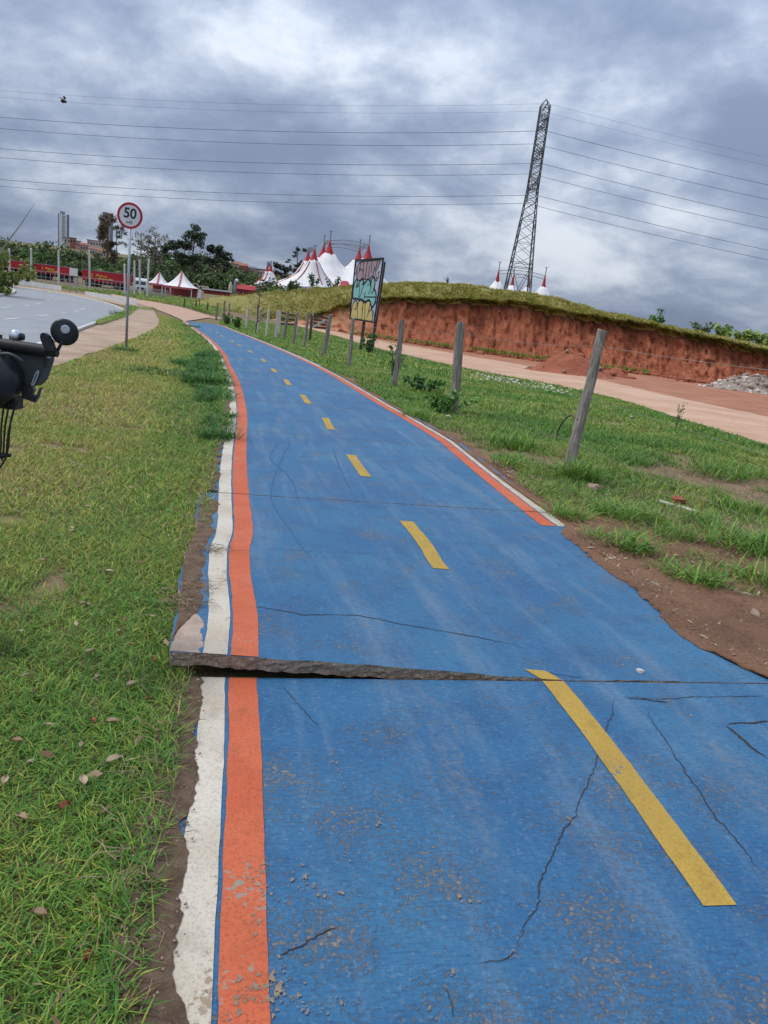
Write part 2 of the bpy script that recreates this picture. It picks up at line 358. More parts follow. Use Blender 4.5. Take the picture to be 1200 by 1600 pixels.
for a, b in zip(JN[:-1], JN[1:]):
    near = a < J2 + 1; g = .009 if a < J1 + 8 else .012
    s0, s1 = a + g, b - (g if abs(b - J1) > .01 else .004); n, m = (90, 110) if near else (14, 12)
    S = np.linspace(s0, s1, n); T = np.linspace(0, 1, m)
    lo = wL(S) - (.235 if abs(a - J1) < .01 else .165) + (fbm(S * 3, S * 0, 3) - .5) * .05; hi = wE(S) + (fbm(S * 5, S * 0, 4) - .5) * np.where(S < SR0, .05, .02)
    Lm = lo[:, None] * (1-T) + hi[:, None] * T; Sm = np.repeat(S[:, None], m, 1)
    if abs(a - J1) < .01: Sm[0] += (fbm(Lm[0] * 9, Lm[0] * 0, 9) - .5) * .03; Sm[0] = np.maximum(Sm[0], J1 + .002)
    P = pp(Lm, Sm); V, F = grid(P); V = list(map(tuple, V)); F = F.tolist(); mi = [0] * len(F); uv = list(zip(Lm.ravel(), Sm.ravel()))
    rim = [i for i in range(m)] + [i*m + m-1 for i in range(1, n)] + [(n-1)*m + i for i in range(m-2, -1, -1)] + [i*m for i in range(n-2, 0, -1)]
    th = .056; prev = rim
    for d in (.25, .5, .75, 1.0):
        cur = []
        for q in rim:
            x, y, z = V[q]; j = .006 if near else 0
            cur.append(len(V)); V.append((x + random.uniform(-j, j), y + random.uniform(-j, j) + (.012 * d if near else 0), z - th * d - (random.uniform(0, .008) if d == 1 and near else 0))); uv.append(uv[q])
        for i in range(len(rim)):
            i2 = (i + 1) % len(rim); F.append((prev[i2], prev[i], cur[i], cur[i2])); mi.append(1)
        prev = cur
    mk('slab', (V, F), [MATS['blue_paint'], SIDE], parent=path, mi=mi, uv=uv, label='lifted slab with its broken left edge in the air' if abs(a - J1) < .01 else None)

def line_on_path(name, s0, s1, f0, f1, mat, n, dz=.003, jit=.004, label=None, m=3):
    S = np.linspace(s0, s1, n); T = np.linspace(0, 1, m)
    e0 = f0(S) + (fbm(S * 9, S * 0 + 1, 5, 6) - .5) * 3 * jit; e1 = f1(S) + (fbm(S * 7, S * 0 + 9, 6) - .5) * 2 * jit
    Lm = e0[:, None] * (1 - T) + e1[:, None] * T; return mk(name, grid(pp(Lm, np.repeat(S[:, None], m, 1), dz)), mat, parent=path, label=label)
for a, b in zip(JN[:-1], JN[1:]):            # the lines break at each joint, as the slabs do
    a2, b2 = a + .008, b - .008; n = 60 if a < J2 + 1 else 16
    line_on_path('orange_line', a2, b2, wL, lambda s: wL(s) + .108 + .012 * ss((s - J1) / 4), MATS['orange_paint'], n)
    line_on_path('white_line', a2, b2, lambda s: wL(s) - .106, lambda s: wL(s) - .013, MATS['white_paint'], n)
    r0 = max(a2, SR0)
    if r0 < b2 - .1:
        line_on_path('orange_line', r0, b2, lambda s: wR(s) - .125, wR, MATS['orange_paint'], n)
        line_on_path('white_line', max(r0, SR0), b2, lambda s: wR(s) + .014, lambda s: wR(s) + .105, MATS['white_paint'], n)
DS = [((1125,1415),(858,1058)),((690,890),(635,815)),((572,745),(548,711)),((517,671),(508,653)),((482,631),(472,617)),((452,602),(446,593)),((431,582),(425.5,576)),((414,565.5),(409,561)),((393,551),(388.5,547.5)),((376.5,541),(372.5,538.5)),((365,534.5),(361,532)),((348,526),(345,524)),((341,520.7),(338,518.7)),((331,515.5),(328,513.9))]
for i, (p, q) in enumerate(DS):
    (sa, la), (sb, lb) = project(at(*p, .05)), project(at(*q, .05))
    if i == 0: sb = J1 - .005
    f = lambda s, o, sa=sa, sb=sb, la=la, lb=lb: la + (lb - la) * (s - sa) / (sb - sa) + o
    line_on_path('yellow_dash', sa, sb, lambda s: f(s, -.05), lambda s: f(s, .05), MATS['yellow_paint'], 120 if i < 2 else 8, jit=.003)
    if i == 0: line_on_path('yellow_dash', J1 + .006, J1 + .09, lambda s: f(s, -.05) - (s - J1) * .5, lambda s: f(s, .05) - (s - J1) * .5, MATS['yellow_paint'], 12, jit=.002)

# cracks: jagged open slits, and chips where the paint has come off
pm('crack_dark', (.022, .018, .016), (.05, .04, .035), 60, .95, .3); pm('bare_concrete', (.25, .195, .14), (.17, .13, .095), 90, .95, .25, bs=160, d=.004)
def slit(name, px, wd, mat, dz=.0022, jag=.006, n=None, taper=True, seed=0):
    Q = [project(at(p[0], p[1], .05 + (.05 if len(p) > 2 else 0))) for p in px]; Q = np.array(Q); L = np.sum(np.linalg.norm(np.diff(Q, axis=0), axis=1)); n = n or max(8, int(L / .008))
    Q = resample(Q, n); rg = np.random.default_rng(seed + n); t = np.linspace(0, 1, n)
    T = np.gradient(Q, axis=0); T /= np.linalg.norm(T, axis=1)[:, None] + 1e-9; Nn = np.stack([T[:, 1], -T[:, 0]], 1)
    jn = (fbm(t * L * 12, t * 0, seed) - .5) * 3.2 * jag + (fbm(t * L * 60, t * 0, seed + 2) - .5) * 2 * jag + rg.normal(size=n) * jag * .2
    w_ = wd * (.35 + 1.1 * fbm(t * L * 14, t * 0 + 3, seed + 5)) * (np.minimum(1, np.minimum(t, 1 - t) * 6 + .12) if taper else 1)
    A = Q + Nn * (jn - w_ / 2)[:, None]; B = Q + Nn * (jn + w_ / 2)[:, None]
    P = np.stack([pp(A[:, 1], A[:, 0], dz), pp(B[:, 1], B[:, 0], dz)], 1); return mk(name, grid(P), mat, parent=path)
CR = MATS['crack_dark']; BC = MATS['bare_concrete']
def chips(px, wd, seed):                      # flakes of missing paint scattered along a line
    Q = resample(np.array([project(at(*p, .05)) for p in px]), 40); rg = np.random.default_rng(seed); L = np.sum(np.linalg.norm(np.diff(Q, axis=0), axis=1)); parts = []
    for _ in range(int(10 + L * wd * 9000)):
        q = Q[rg.integers(0, 40)] + rg.normal(size=2) * wd * .6; r = (.0013 + .0050 * rg.random() ** 5) * (1 + wd * 8); m = rg.integers(5, 9); a = np.sort(rg.random(m) * 6.283); rr = r * (.45 + .9 * rg.random(m))
        P = pp(q[1] + rr * np.cos(a), q[0] + rr * np.sin(a) * 1.4, .0042 + .0004 * rg.random()); parts.append((P, [tuple(range(m))]))
    return mk('paint_chip', join(*parts), BC, parent=path)
for px, wd, sd in [([(352,950,1),(400,962,1),(470,970,1),(560,980),(650,990),(740,1000),(800,1008),(822,1014)], .011, 1),
                   ([(960,1090),(955,1125),(938,1170),(918,1225),(895,1270),(880,1290),(862,1330),(846,1370),(832,1420),(815,1450),(806,1485)], .006, 2),
                   ([(806,1485),(785,1498),(748,1502)], .005, 3), ([(1008,1108),(1040,1160),(1080,1220),(1120,1280),(1160,1325),(1200,1372)], .006, 4),
                   ([(970,1088),(1030,1092),(1100,1089),(1210,1087)], .006, 5), ([(1135,1135),(1155,1150),(1172,1168),(1205,1190)], .020, 6),
                   ([(1140,1136),(1210,1132)], .014, 7), ([(976,1092),(1010,1094),(1045,1098)], .013, 8), ([(440,1070),(470,1105),(500,1135)], .004, 9),
                   ([(432,1488),(470,1468),(500,1450),(528,1440)], .008, 10), ([(690,1535),(700,1560),(705,1582)], .004, 11), ([(400,862),(480,864),(600,866)], .004, 12),
                   ([(850,1052),(880,1055),(912,1059)], .007, 13)]:
    slit('crack', px, wd * .62, CR, seed=sd)
for px, wd, sd in [([(515,1158),(525,1185),(535,1222)], .014, 21), ([(470,1330),(475,1360),(480,1380)], .022, 22), ([(420,1375),(480,1382),(520,1390),(572,1382)], .016, 23),
                   ([(530,1300),(540,1330),(552,1360),(556,1385)], .012, 24), ([(585,1255),(590,1285)], .010, 25), ([(408,1335),(404,1370),(408,1400)], .03, 26),
                   ([(400,1545),(440,1535),(470,1560),(520,1565),(560,1560)], .020, 27), ([(430,1500),(440,1530),(405,1540)], .045, 28), ([(680,1480),(700,1515),(722,1545)], .012, 29),
                   ([(640,1520),(655,1550),(680,1590)], .010, 30), ([(350,1550),(380,1545),(414,1530)], .04, 31), ([(380,1580),(400,1600)], .07, 32), ([(405,1418),(396,1445)], .022, 33),
                   ([(720,1400),(745,1403)], .014, 34), ([(885,1280),(888,1288)], .012, 35), ([(790,1490),(806,1488)], .014, 36)]:
    chips(px, wd, sd)
# faint tyre scuffs on the second and third slabs
pm('tyre_scuff', (.015, .078, .175), (.024, .098, .20), 30, .7, .1)
for px in ([(485,880),(455,835),(430,800),(420,770),(440,715),(455,690),(446,680)], [(470,790),(455,745),(425,722),(420,712),(438,690)], [(550,770),(530,730),(520,700)]):
    slit('tyre_scuff', smoothline(px, 2), .014, MATS['tyre_scuff'], dz=.0016, jag=.002)

# soil and litter lying along the left edge
k = NB('edge_soil'); c = k.coord('World'); col = k.mix(k.ramp(k.noise(c, 14, 6), .38, .64), (.11, .066, .040), (.18, .118, .075)); col = k.mix(k.ramp(k.noise(c, 110, 5, .65), .55, .72), col, (.24, .18, .12))
k.fin(col, .97, k.bump(k.noise(c, 60, 6, .7), 1.0, .02))
def soil_strip(s0, s1, inner, outer, n, seed, dz=.060, film=False, mat='edge_soil'):
    S = np.linspace(s0, s1, n); m = 16; T = np.linspace(0, 1, m); o = outer(S); i_ = inner(S) + (fbm(S * 6, S * 0, seed, 6) - .5) * .075 + (fbm(S * 45, S * 0, seed + 1) - .5) * .016
    if film: tp = (1 if mat != 'edge_soil' else ss((S - s0) / .5)) * ss((s1 - S) / .3) * (.45 + .9 * fbm(S * 5, S * 0, seed + 4)); i_ = o + np.maximum(i_ - o, .01) * np.clip(tp, .02, 1.1)
    Lm = o[:, None] * (1-T) + i_[:, None] * T; Sm = np.repeat(S[:, None], m, 1); P = pp(Lm, Sm); P[..., 2] = gz(P[..., 0], P[..., 1]) + lift(Lm, Sm)
    rise = np.ones(m) if film else ss(T / .6)
    P[..., 2] += dz * rise[None, :] - (0 if film else .006) * (1 - rise)[None, :] + (fbm(Lm * 24, Sm * 24, seed) - .35) * (.002 if mat != 'edge_soil' else .016 if film else .024) * np.sin(np.pi * np.clip(T, .05, .97))[None, :] - np.where(T > .95, .004, 0)
    return mk(mat, grid(P), MATS[mat], parent=path, smooth=True)
pm('worn_concrete', (.40, .31, .25), (.30, .225, .17), 18, .95, .6, bs=70)
soil_strip(J1 + .012, J1 + .75, lambda s: wL(s) - .128, lambda s: wL(s) - .231, 200, 15, .0508, True, 'worn_concrete')
soil_strip(JN[0], J1 - .02, lambda s: wL(s) - .100 + .085 * ss((sAt(330,1490) - s) / .25), lambda s: wL(s) - .30, 700, 3)
soil_strip(J1 + .10, J2 - .02, lambda s: wL(s) - .125, lambda s: wL(s) - .232, 400, 5, .0535, True)
soil_strip(J2, J2 + 3, lambda s: wL(s) - .120, lambda s: wL(s) - .28, 300, 7)
soil_strip(J2 + 3, SEND - 2, lambda s: wL(s) - .105, lambda s: wL(s) - .26, 300, 6)

# ------------------------------------------------------------------ road, footpath, tracks
pm('asphalt', (.27, .28, .295), (.21, .22, .235), 1.2, .8, .3, bs=60)
pm('sand', (.40, .295, .21), (.27, .185, .125), .9, .95, .5, bs=20, d=.03)
pm('pink_dust', (.44, .27, .20), (.38, .25, .18), .9, .95, .3, bs=15, d=.03)
pm('tan_dirt', (.50, .325, .225), (.40, .235, .15), .6, .95, .5, bs=9, stretch=(1, 1, 1), d=.05)
pm('red_earth', (.36, .165, .095), (.27, .11, .06), .7, .97, .7, bs=7, d=.08)
pm('kerb_concrete', (.60, .58, .54), (.45, .43, .39), 3, .85, .3)
def G2(pxs, off=0): return np.array([at(*p, off)[:2] for p in pxs])
near_edge = [(-420,700),(-250,640),(-100,590),(0,562),(60,541),(105,522),(140,508),(170,498),(188,491),(193,487)]
far_edge = [(-420,470),(-250,440),(-100,434),(0,447.5),(50,453),(95,460),(130,466),(160,473),(180,480),(193,486)]
NE_ = smoothline(G2(near_edge), 2); FE_ = smoothline(G2(far_edge), 2)
mk('road', strip(NE_, FE_, 120, 24, .012), MATS['asphalt'], smooth=True, kind='structure')
def kerb(name, L, wd, ht, mat, parent=None):
    L = resample(L, 90); T = np.gradient(L, axis=0); T /= np.linalg.norm(T, axis=1)[:, None]; Nn = np.stack([T[:, 1], -T[:, 0]], 1); P = []
    for o, z in ((0, -.05), (0, ht - .015), (.02, ht), (wd - .02, ht), (wd, ht - .015), (wd, -.05)):
        q = L + Nn * o; P.append(np.c_[q, gz(q[:, 0], q[:, 1]) + z])
    V, F = grid(np.stack(P, 1)); return mk(name, (V, F[:, ::-1]), mat, kind='structure' if parent is None else None, parent=parent)
kerb('road_kerb', NE_, .12, .09, MATS['kerb_concrete'])
kerb('road_kerb', FE_[::-1], .16, .13, MATS['kerb_concrete'])
isl = G2([(-300,500),(-120,474),(-40,466),(0,464),(16,461.5),(25,458.5),(24,455),(14,452),(0,450.5),(-60,447),(-300,445)])
IA = isl[:6][::-1]; IB = isl[5:]
mk('traffic_island', strip(np.r_[IB], np.r_[isl[:6]][::-1], 30, 8, .16), pm('island_turf', (.10, .15, .03), (.15, .16, .04), 2, .95, .6), kind='structure')
kerb('road_kerb', smoothline(isl, 2)[::-1], .2, .2, MATS['kerb_concrete'])
pm('road_marking', (.42, .425, .43), (.34, .345, .35), 8, .8, .1)
for a, b in [((5,500),(30,497.5)),((59,494.5),(77,492.5)),((95,490),(104,489)),((117,487.2),(123,486)),((127,484),(132,482.5)),((38,478),(46,477)),((56,475.5),(64,474)),((72,471),(78,469)),((0,481.5),(18,480))]:
    A = at(*a)[:2]; B = at(*b)[:2]; d = (B - A) / np.linalg.norm(B - A); n_ = np.array([-d[1], d[0]]) * .11
    mk('road_marking', strip([A - n_, B - n_], [A + n_, B + n_], 4, 2, .020), MATS['road_marking'], kind='structure')
sand_hi = smoothline(G2([(-300,690),(-100,612),(0,575),(62,546),(110,525),(150,510),(180,499),(198,490),(206,482),(212,474),(200,467),(150,459)]), 2)
sand_lo = smoothline(G2([(-300,760),(-100,660),(0,612),(75,577),(120,562),(165,546),(215,527),(245,513),(250,502),(244,492),(240,483),(215,474)]), 2)
mk('footpath', strip(sand_hi, sand_lo, 220, 14, .016, .32, 9, 3), MATS['sand'], smooth=True, kind='structure')
pk_hi = smoothline(G2([(170,459),(215,468),(250,474),(280,480),(305,487),(332,496)]), 2)
pk_lo = smoothline(G2([(180,466),(222,477),(243,484),(262,491),(278,498),(288,503)]), 2)
mk('dusty_path', strip(pk_hi, pk_lo, 60, 8, .055, .10, 6, 4), MATS['pink_dust'], smooth=True, kind='structure')
mk('sand_track', strip(G2([(300,489),(318,494),(345,496.5),(375,500)]), G2([(318,495),(330,498),(350,500),(380,504)]), 20, 4, .04, .1, 5, 8), MATS['sand'], kind='structure')
# verge of sand and grass beyond the road
mk('sandy_verge', strip(smoothline(G2([(-150,424),(0,443.5),(50,449),(100,456),(150,462),(200,470)]), 2), smoothline(G2([(-150,428),(0,446.5),(50,452.5),(100,459.5),(150,468),(195,478)]), 2), 60, 4, .03, .05, 8, 8), MATS['sand'], kind='structure')
# earth-works yard on the right
base_px = [(300,478),(340,483),(400,495),(450,504),(500,512),(560,523),(600,530),(650,537),(700,545),(750,551),(800,558),(850,565),(900,572),(950,578),(1000,584),(1050,591),(1100,598),(1150,604),(1200,611),(1300,627),(1450,655)]
road_lo = smoothline(G2([(452,506),(470,511),(500,519),(540,529.5),(590,545),(620,553),(680,566),(740,579),(800,590),(880,605),(960,623),(1060,655),(1150,683),(1200,698),(1330,745),(1500,810)]), 2)
road_hi = smoothline(G2([(450,504),(470,507.5),(500,514),(540,522),(600,534),(650,542),(700,551),(750,560),(800,568),(850,577),(900,586),(950,597),(1000,609),(1100,632),(1200,652),(1330,684),(1500,728)]), 2)
BASE = G2(base_px); BASEs = smoothline(BASE, 2)
mk('earth_yard', strip(road_lo, BASEs[20:] + np.array([0, 2.0]), 160, 24, .018, .25, 10, 2), MATS['red_earth'], smooth=True, kind='structure')
mk('dirt_road', strip(road_lo, road_hi, 200, 30, .03, .35, 12, 9), MATS['tan_dirt'], smooth=True, kind='structure')

# ------------------------------------------------------------------ cut bank and grassy hill
top_px = [(300,478),(400,494),(450,502),(480,497),(520,483),(560,473),(600,467),(650,467),(700,469),(760,471),(800,474),(840,480),(870,487),(910,494),(950,500),(1000,508),(1050,518),(1100,529),(1150,540),(1200,552),(1300,578),(1450,622)]
crest_px = [(x_, y_ + 3.5) for x_, y_ in [(300,466),(350,460),(400,455),(450,451),(500,447),(560,443),(600,440),(650,440),(700,441),(740,445),(780,452),(820,457),(860,463),(900,474),(950,488),(1000,498),(1060,512),(1100,520),(1150,532),(1200,543),(1300,568),(1450,610)]]
NC = 460; BX = np.array([p[0] for p in base_px], float); cols = np.linspace(300, 1450, NC)
def ipx(tab, x): return np.interp(x, [p[0] for p in tab], [p[1] for p in tab])
BP, TP, CPt, DV = [], [], [], []
bd = np.array([np.linalg.norm(b) for b in BASE]); bd = np.interp(cols, BX, bd); bd = np.convolve(np.pad(bd, 20, 'edge'), np.ones(41)/41, 'valid')
wob = (fbm(cols / 45., cols * 0, 3) - .5) * 1.6
for x, D, wb in zip(cols, bd, wob):
    D = D + wb; r = ray(x, ipx(base_px, x)); d = r[:2] / np.linalg.norm(r[:2]); DV.append(d); b = d * D; BP.append([b[0], b[1], float(gz(*b)) - .05])
    t = atD(x, ipx(top_px, x) + (fbm(x / 9., 0, 5) - .5) * 9, D + 1.1); t[2] = max(t[2], BP[-1][2] + .02); TP.append(t)
    CPt.append(atD(x, ipx(crest_px, x) + (vn(x / 16., 0, 8) - .5) * 3, D + 9.0))
BP, TP, CPt, DV = map(np.array, (BP, TP, CPt, DV)); HH = TP[:, 2] - BP[:, 2]
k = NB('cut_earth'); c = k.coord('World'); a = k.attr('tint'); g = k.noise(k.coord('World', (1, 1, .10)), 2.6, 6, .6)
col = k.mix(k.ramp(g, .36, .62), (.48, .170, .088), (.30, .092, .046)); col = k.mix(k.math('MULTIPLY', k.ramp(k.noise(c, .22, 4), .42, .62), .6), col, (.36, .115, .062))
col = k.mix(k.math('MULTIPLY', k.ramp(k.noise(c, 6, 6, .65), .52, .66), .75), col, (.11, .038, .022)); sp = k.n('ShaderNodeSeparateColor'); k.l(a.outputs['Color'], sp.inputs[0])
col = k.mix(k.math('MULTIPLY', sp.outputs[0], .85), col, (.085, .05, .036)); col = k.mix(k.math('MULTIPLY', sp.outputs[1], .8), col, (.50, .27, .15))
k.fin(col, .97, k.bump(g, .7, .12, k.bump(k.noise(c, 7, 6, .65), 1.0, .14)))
NV = 26; tv = np.linspace(0, 1, NV); xs = cols / 6.0
FP = np.zeros((NC, NV, 3)); tn = np.zeros((NC, NV, 3))
gro = (fbm(cols / 4.3, cols * 0, 2, 5) - .5) * .42 + (fbm(cols / 17., cols * 0, 4) - .5) * .8
for j, t in enumerate(tv):
    prof = 1 - (1 - t) ** 1.6 * .35 if t < .3 else 1.0
    p = BP * (1 - t) + TP * t; dep = (gro * (.4 + .6 * np.sin(math.pi * min(1, t * .9 + .1))) + (fbm(cols / 4.4, cols * 0 + t * 7, 6, 5) - .5) * 1.0) * np.clip(HH / 2.5, 0, 1) * (1 if 0 < j < NV - 1 else .25)
    p[:, :2] -= DV * (.9 * (1 - t) ** 2.2 * np.clip(HH / 2, 0, 1))[:, None]; p[:, :2] += DV * dep[:, None]
    FP[:, j] = p; tn[:, j, 0] = np.clip((t - .82 + .12 * (fbm(cols / 8., cols * 0, 9) - .5)) / .12, 0, 1); tn[:, j, 1] = np.clip((620 - cols) / 90, 0, 1) * (fbm(cols / 9., cols * 0 + t * 5, 4) > .42)
V, F = grid(FP); mk('earth_bank', (V, F[:, ::-1]), MATS['cut_earth'], smooth=True, kind='structure', tint=tn.reshape(-1, 3))
pm('hill_turf', (.26, .225, .07), (.18, .18, .05), .8, .97, .8, bs=5, d=.15)
rows = []
for t in (-.12, 0, .12, .3, .5, .75, 1.0):
    if t < 0: p = TP.copy(); p[:, 2] -= .28; p[:, :2] -= DV * .05
    else:
        p = TP * (1 - t) + CPt * t; p[:, 2] += np.sin(math.pi * t) * .5 * np.clip((CPt[:, 2] - TP[:, 2]) / 1.5, 0, 1)
        if t == 0: p[:, :2] -= DV * .22
        p[:, 2] += (fbm(cols / 12., cols * 0 + t * 6, 11) - .5) * .35 * (t > 0) * (t < 1)
    rows.append(p)
for dd, dz in ((20, -.5), (60, -.9), (110, -1.5), (150, -12)):
    p = CPt.copy(); p[:, :2] += DV * dd; p[:, 2] += dz; 
    if dd == 150: p[:, 2] = np.minimum(p[:, 2], gz(p[:, 0], p[:, 1]) - 1)
    rows.append(p)
V, F = grid(np.stack(rows, 1)); hill = mk('hill', (V, F[:, ::-1]), MATS['hill_turf'], smooth=True, kind='structure')

# ------------------------------------------------------------------ grass
def tints(x, y, pal, wn):
    """pal rows of colour blended by patch noise plus per-blade randomness"""
    pal = np.asarray(pal, float); n = len(x); u = np.clip(wn + RNG.normal(size=n) * .24, 0, .999) * (len(pal) - 1); i = u.astype(int); f = (u - i)[:, None]
    return (pal[i] * (1 - f) + pal[np.minimum(i + 1, len(pal) - 1)] * f) * (.6 + .8 * RNG.random((n, 1)))
LAWN = [(.07, .19, .028), (.13, .265, .035), (.25, .33, .045), (.38, .345, .07), (.42, .31, .135)]
def scatter(poly, dens, y0, y1):
    poly = np.asarray(poly); x0, x1 = poly[:, 0].min(), poly[:, 0].max(); n = int(dens * (x1 - x0) * (y1 - y0))
    x = RNG.uniform(x0, x1, n); y = RNG.uniform(y0, y1, n); k = inpoly(x, y, poly); return x[k], y[k]
sL = np.linspace(0, SEND, 160); edgeL = pp(wL(sL) - .150, sL)[:, :2]
edgeL[:, 0] += 0
lawn_poly = np.r_[edgeL, sand_lo[::-1][:, :2], np.array([[-7, -2.5]])]
parts = []
for y0, y1, dens, wd, hh in ((.3, 2.6, 12500, .0042, .033), (2.6, 4.5, 9500, .0046, .033), (4.5, 8, 4800, .0060, .036), (8, 14, 1500, .0088, .05), (14, 24, 520, .015, .06), (24, 60, 120, .03, .075)):
    x, y = scatter(lawn_poly, dens, y0, y1)
    if y1 < 9: kk = x > -1.5 - y * .62; x, y = x[kk], y[kk]
    dn = fbm(x * 3.1, y * 3.1, 21); kk = dn > .24 + .14 * RNG.random(len(x)) - .06; x, y = x[kk], y[kk]
    e = np.interp(y, edgeL[:, 1], edgeL[:, 0]) - x                                    # distance from the path edge
    kk = (e > .10) | (RNG.random(len(x)) < .22 + e * 6); x, y, e = x[kk], y[kk], e[kk]
    patch = .11 + .62 * (fbm(x * .8, y * .8, 31) - .25) + .36 * ss((y - 2.8) / 3) * ss((e - .35) / 1.0) + .25 * (fbm(x * 5, y * 5, 37) - .5)
    h = hh * (.5 + .9 * RNG.random(len(x))) * (.8 + .5 * fbm(x * 1.7, y * 1.7, 41)) * (1 + .35 * np.exp(-e / .25))
    parts.append(blades(np.c_[x, y, gz(x, y) + .004 + .058 * ss((.150 - e) / .12)], h, wd * (.7 + .6 * RNG.random(len(x))), .8, tints(x, y, LAWN, patch), 1.1))
blade_obj('lawn_grass', parts, GRASS, 'short patchy green and yellow lawn left of the blue path', 'grass')
# right-hand verge: clumpy grass between the path and the dirt road
sR = np.linspace(0, SEND, 160); edgeR = pp(wE(sR) + .05, sR)[:, :2]
verge_poly = np.r_[edgeR, np.array([at(345, 497)[:2], at(400, 500)[:2]]), road_lo[6:], np.array([[14, 7], [12, 0], [4, -2]])]
VERGE = [(.06, .165, .024), (.11, .25, .032), (.19, .30, .04), (.33, .33, .075), (.42, .31, .155)]
parts = []
for y0, y1, dens, wd, hh in ((1, 4.5, 1700, .0045, .05), (4.5, 8, 2600, .006, .07), (8, 14, 1600, .0088, .10), (14, 24, 700, .016, .095), (24, 70, 150, .034, .11)):
    x, y = scatter(verge_poly, dens, y0, y1)
    bare = fbm(x * .75 + 3, y * .75, 51) + .35 * (fbm(x * 4, y * 4, 53) - .5)
    e = np.hypot(x - np.interp(y, edgeR[::1, 1], edgeR[:, 0]), 0); near = ss((6.3 - y) / 3.0) * ss((3.2 - e) / 2.6)
    rd = inpoly(x, y, verge_poly); kk = bare - .10 * near - .26 * np.exp(-e / .18) > .33 - .16 * ss((y - 8) / 8) + .10 * RNG.random(len(x)); x, y = x[kk], y[kk]; e = e[kk]
    patch = .34 + .9 * (fbm(x * .9, y * .9, 61) - .5) + .30 * (fbm(x * 6, y * 6, 63) - .5)
    h = hh * (.35 + .9 * RNG.random(len(x))) * (.35 + 1.3 * fbm(x * 2.2, y * 2.2, 67))
    parts.append(blades(np.c_[x, y, gz(x, y) + .05 * np.exp(-e / .7) * (y < 9)], h, wd * (.7 + .7 * RNG.random(len(x))), .8, tints(x, y, VERGE, patch), .8))
for y0, y1, dens, wd in ((2.5, 6, 1500, .0035), (6, 12, 900, .006)):
    x, y = scatter(verge_poly, dens, y0, y1); e = x - np.interp(y, edgeR[:, 1], edgeR[:, 0]); kk = (fbm(x * 1.5, y * 1.5, 58) > .40) & (RNG.random(len(x)) < .25 + e); x, y, e = x[kk], y[kk], e[kk]
    parts.append(blades(np.c_[x, y, gz(x, y) + .008 + .05 * np.exp(-e / .7)], .028 * (.5 + RNG.random(len(x))), wd * (.7 + .6 * RNG.random(len(x))), 1.2, tints(x, y, [(.16, .17, .05), (.30, .22, .12), (.36, .29, .18), (.22, .14, .08)], .2 + .7 * RNG.random(len(x))), 1.5))
blade_obj('verge_grass', parts, GRASS, 'rough clumpy green grass between the blue path and dirt road', 'grass')
# strip of grass at the far kerbs, and tall dry grass on the hill
parts = []
gp = np.r_[NE_[14:], sand_hi[::-1][14:30]]
for A, B, dens, wd, hh in ((G2([(150,506),(170,498),(190,490),(205,479),(240,482)]), G2([(155,509),(178,502),(200,494),(214,484),(252,488)]), 90, .03, .14),
                           (G2([(200,458),(250,462),(300,468),(345,480)]), G2([(216,469),(258,475),(292,481),(345,496)]), 30, .06, .35),
                           (G2([(0,439),(60,444.5),(130,453),(220,460)]), G2([(0,441),(60,446.5),(130,456),(220,466)]), 14, .10, .35),
                           (G2([(-200,432),(-60,455),(0,456),(22,457)]), G2([(-200,470),(-60,464),(0,462),(22,458)]), 30, .05, .2)):
    A = resample(A, 60); B = resample(B, 60); ar = np.mean(np.linalg.norm(A - B, axis=1)) * np.sum(np.linalg.norm(np.diff(A, axis=0), axis=1)); n = int(max(800, min(9000, dens * ar)))
    i = RNG.integers(0, 59, n); f = RNG.random((n, 1)); u = RNG.random((n, 1)); q = (A[i] * (1-f) + A[i+1] * f) * (1-u) + (B[i] * (1-f) + B[i+1] * f) * u
    parts.append(blades(np.c_[q, gz(q[:, 0], q[:, 1]) + .05], hh * (.4 + .9 * RNG.random(n)), wd * (.7 + .6 * RNG.random(n)), .7, tints(q[:, 0], q[:, 1], VERGE, .35 + .5 * (fbm(q[:, 0] * .3, q[:, 1] * .3, 71) - .3)), .7))
blade_obj('roadside_grass', parts, GRASS, 'grass growing along the far kerbs and beside the dusty path', 'grass')
parts = []; HILLG = [(.14, .18, .03), (.28, .265, .05), (.38, .315, .08), (.44, .33, .14)]
n = 90000; i = RNG.random(n) * (NC - 1); i0 = i.astype(int); f = (i - i0)[:, None]; t = RNG.random((n, 1)) ** 1.25
lerp = lambda Q: Q[i0] * (1 - f) + Q[np.minimum(i0 + 1, NC - 1)] * f
q = lerp(TP) * (1 - t) + lerp(CPt) * t; q[:, 2] += (np.sin(math.pi * t) * .42)[:, 0] * np.clip((lerp(CPt) - lerp(TP))[:, 2] / 1.5, 0, 1); q[:, :2] -= lerp(DV) * (.2 * (t < .1))
wd = .05 + .03 * RNG.random(n); hh = .21 * (.3 + RNG.random(n)) * (.5 + fbm(cols[i0] / 7., t[:, 0] * 9, 73)) * (.6 + .8 * ss((cols[i0] - 380) / 60))
parts.append(blades(q - np.array([0, 0, .06]), hh, wd, .9, tints(q[:, 0], q[:, 1], HILLG, .4 + .9 * (fbm(cols[i0] / 14., t[:, 0] * 6, 75) - .45)), .9))
n = 12000; i = RNG.random(n) * (NC - 1) * .84 + NC * .16; i0 = np.minimum(i.astype(int), NC - 2); f = (i - i0)[:, None]       # fringe hanging over the cut
q = lerp(TP) - np.c_[lerp(DV) * (.15 + .2 * RNG.random((n, 1))), -.1 + .24 * RNG.random((n, 1))]
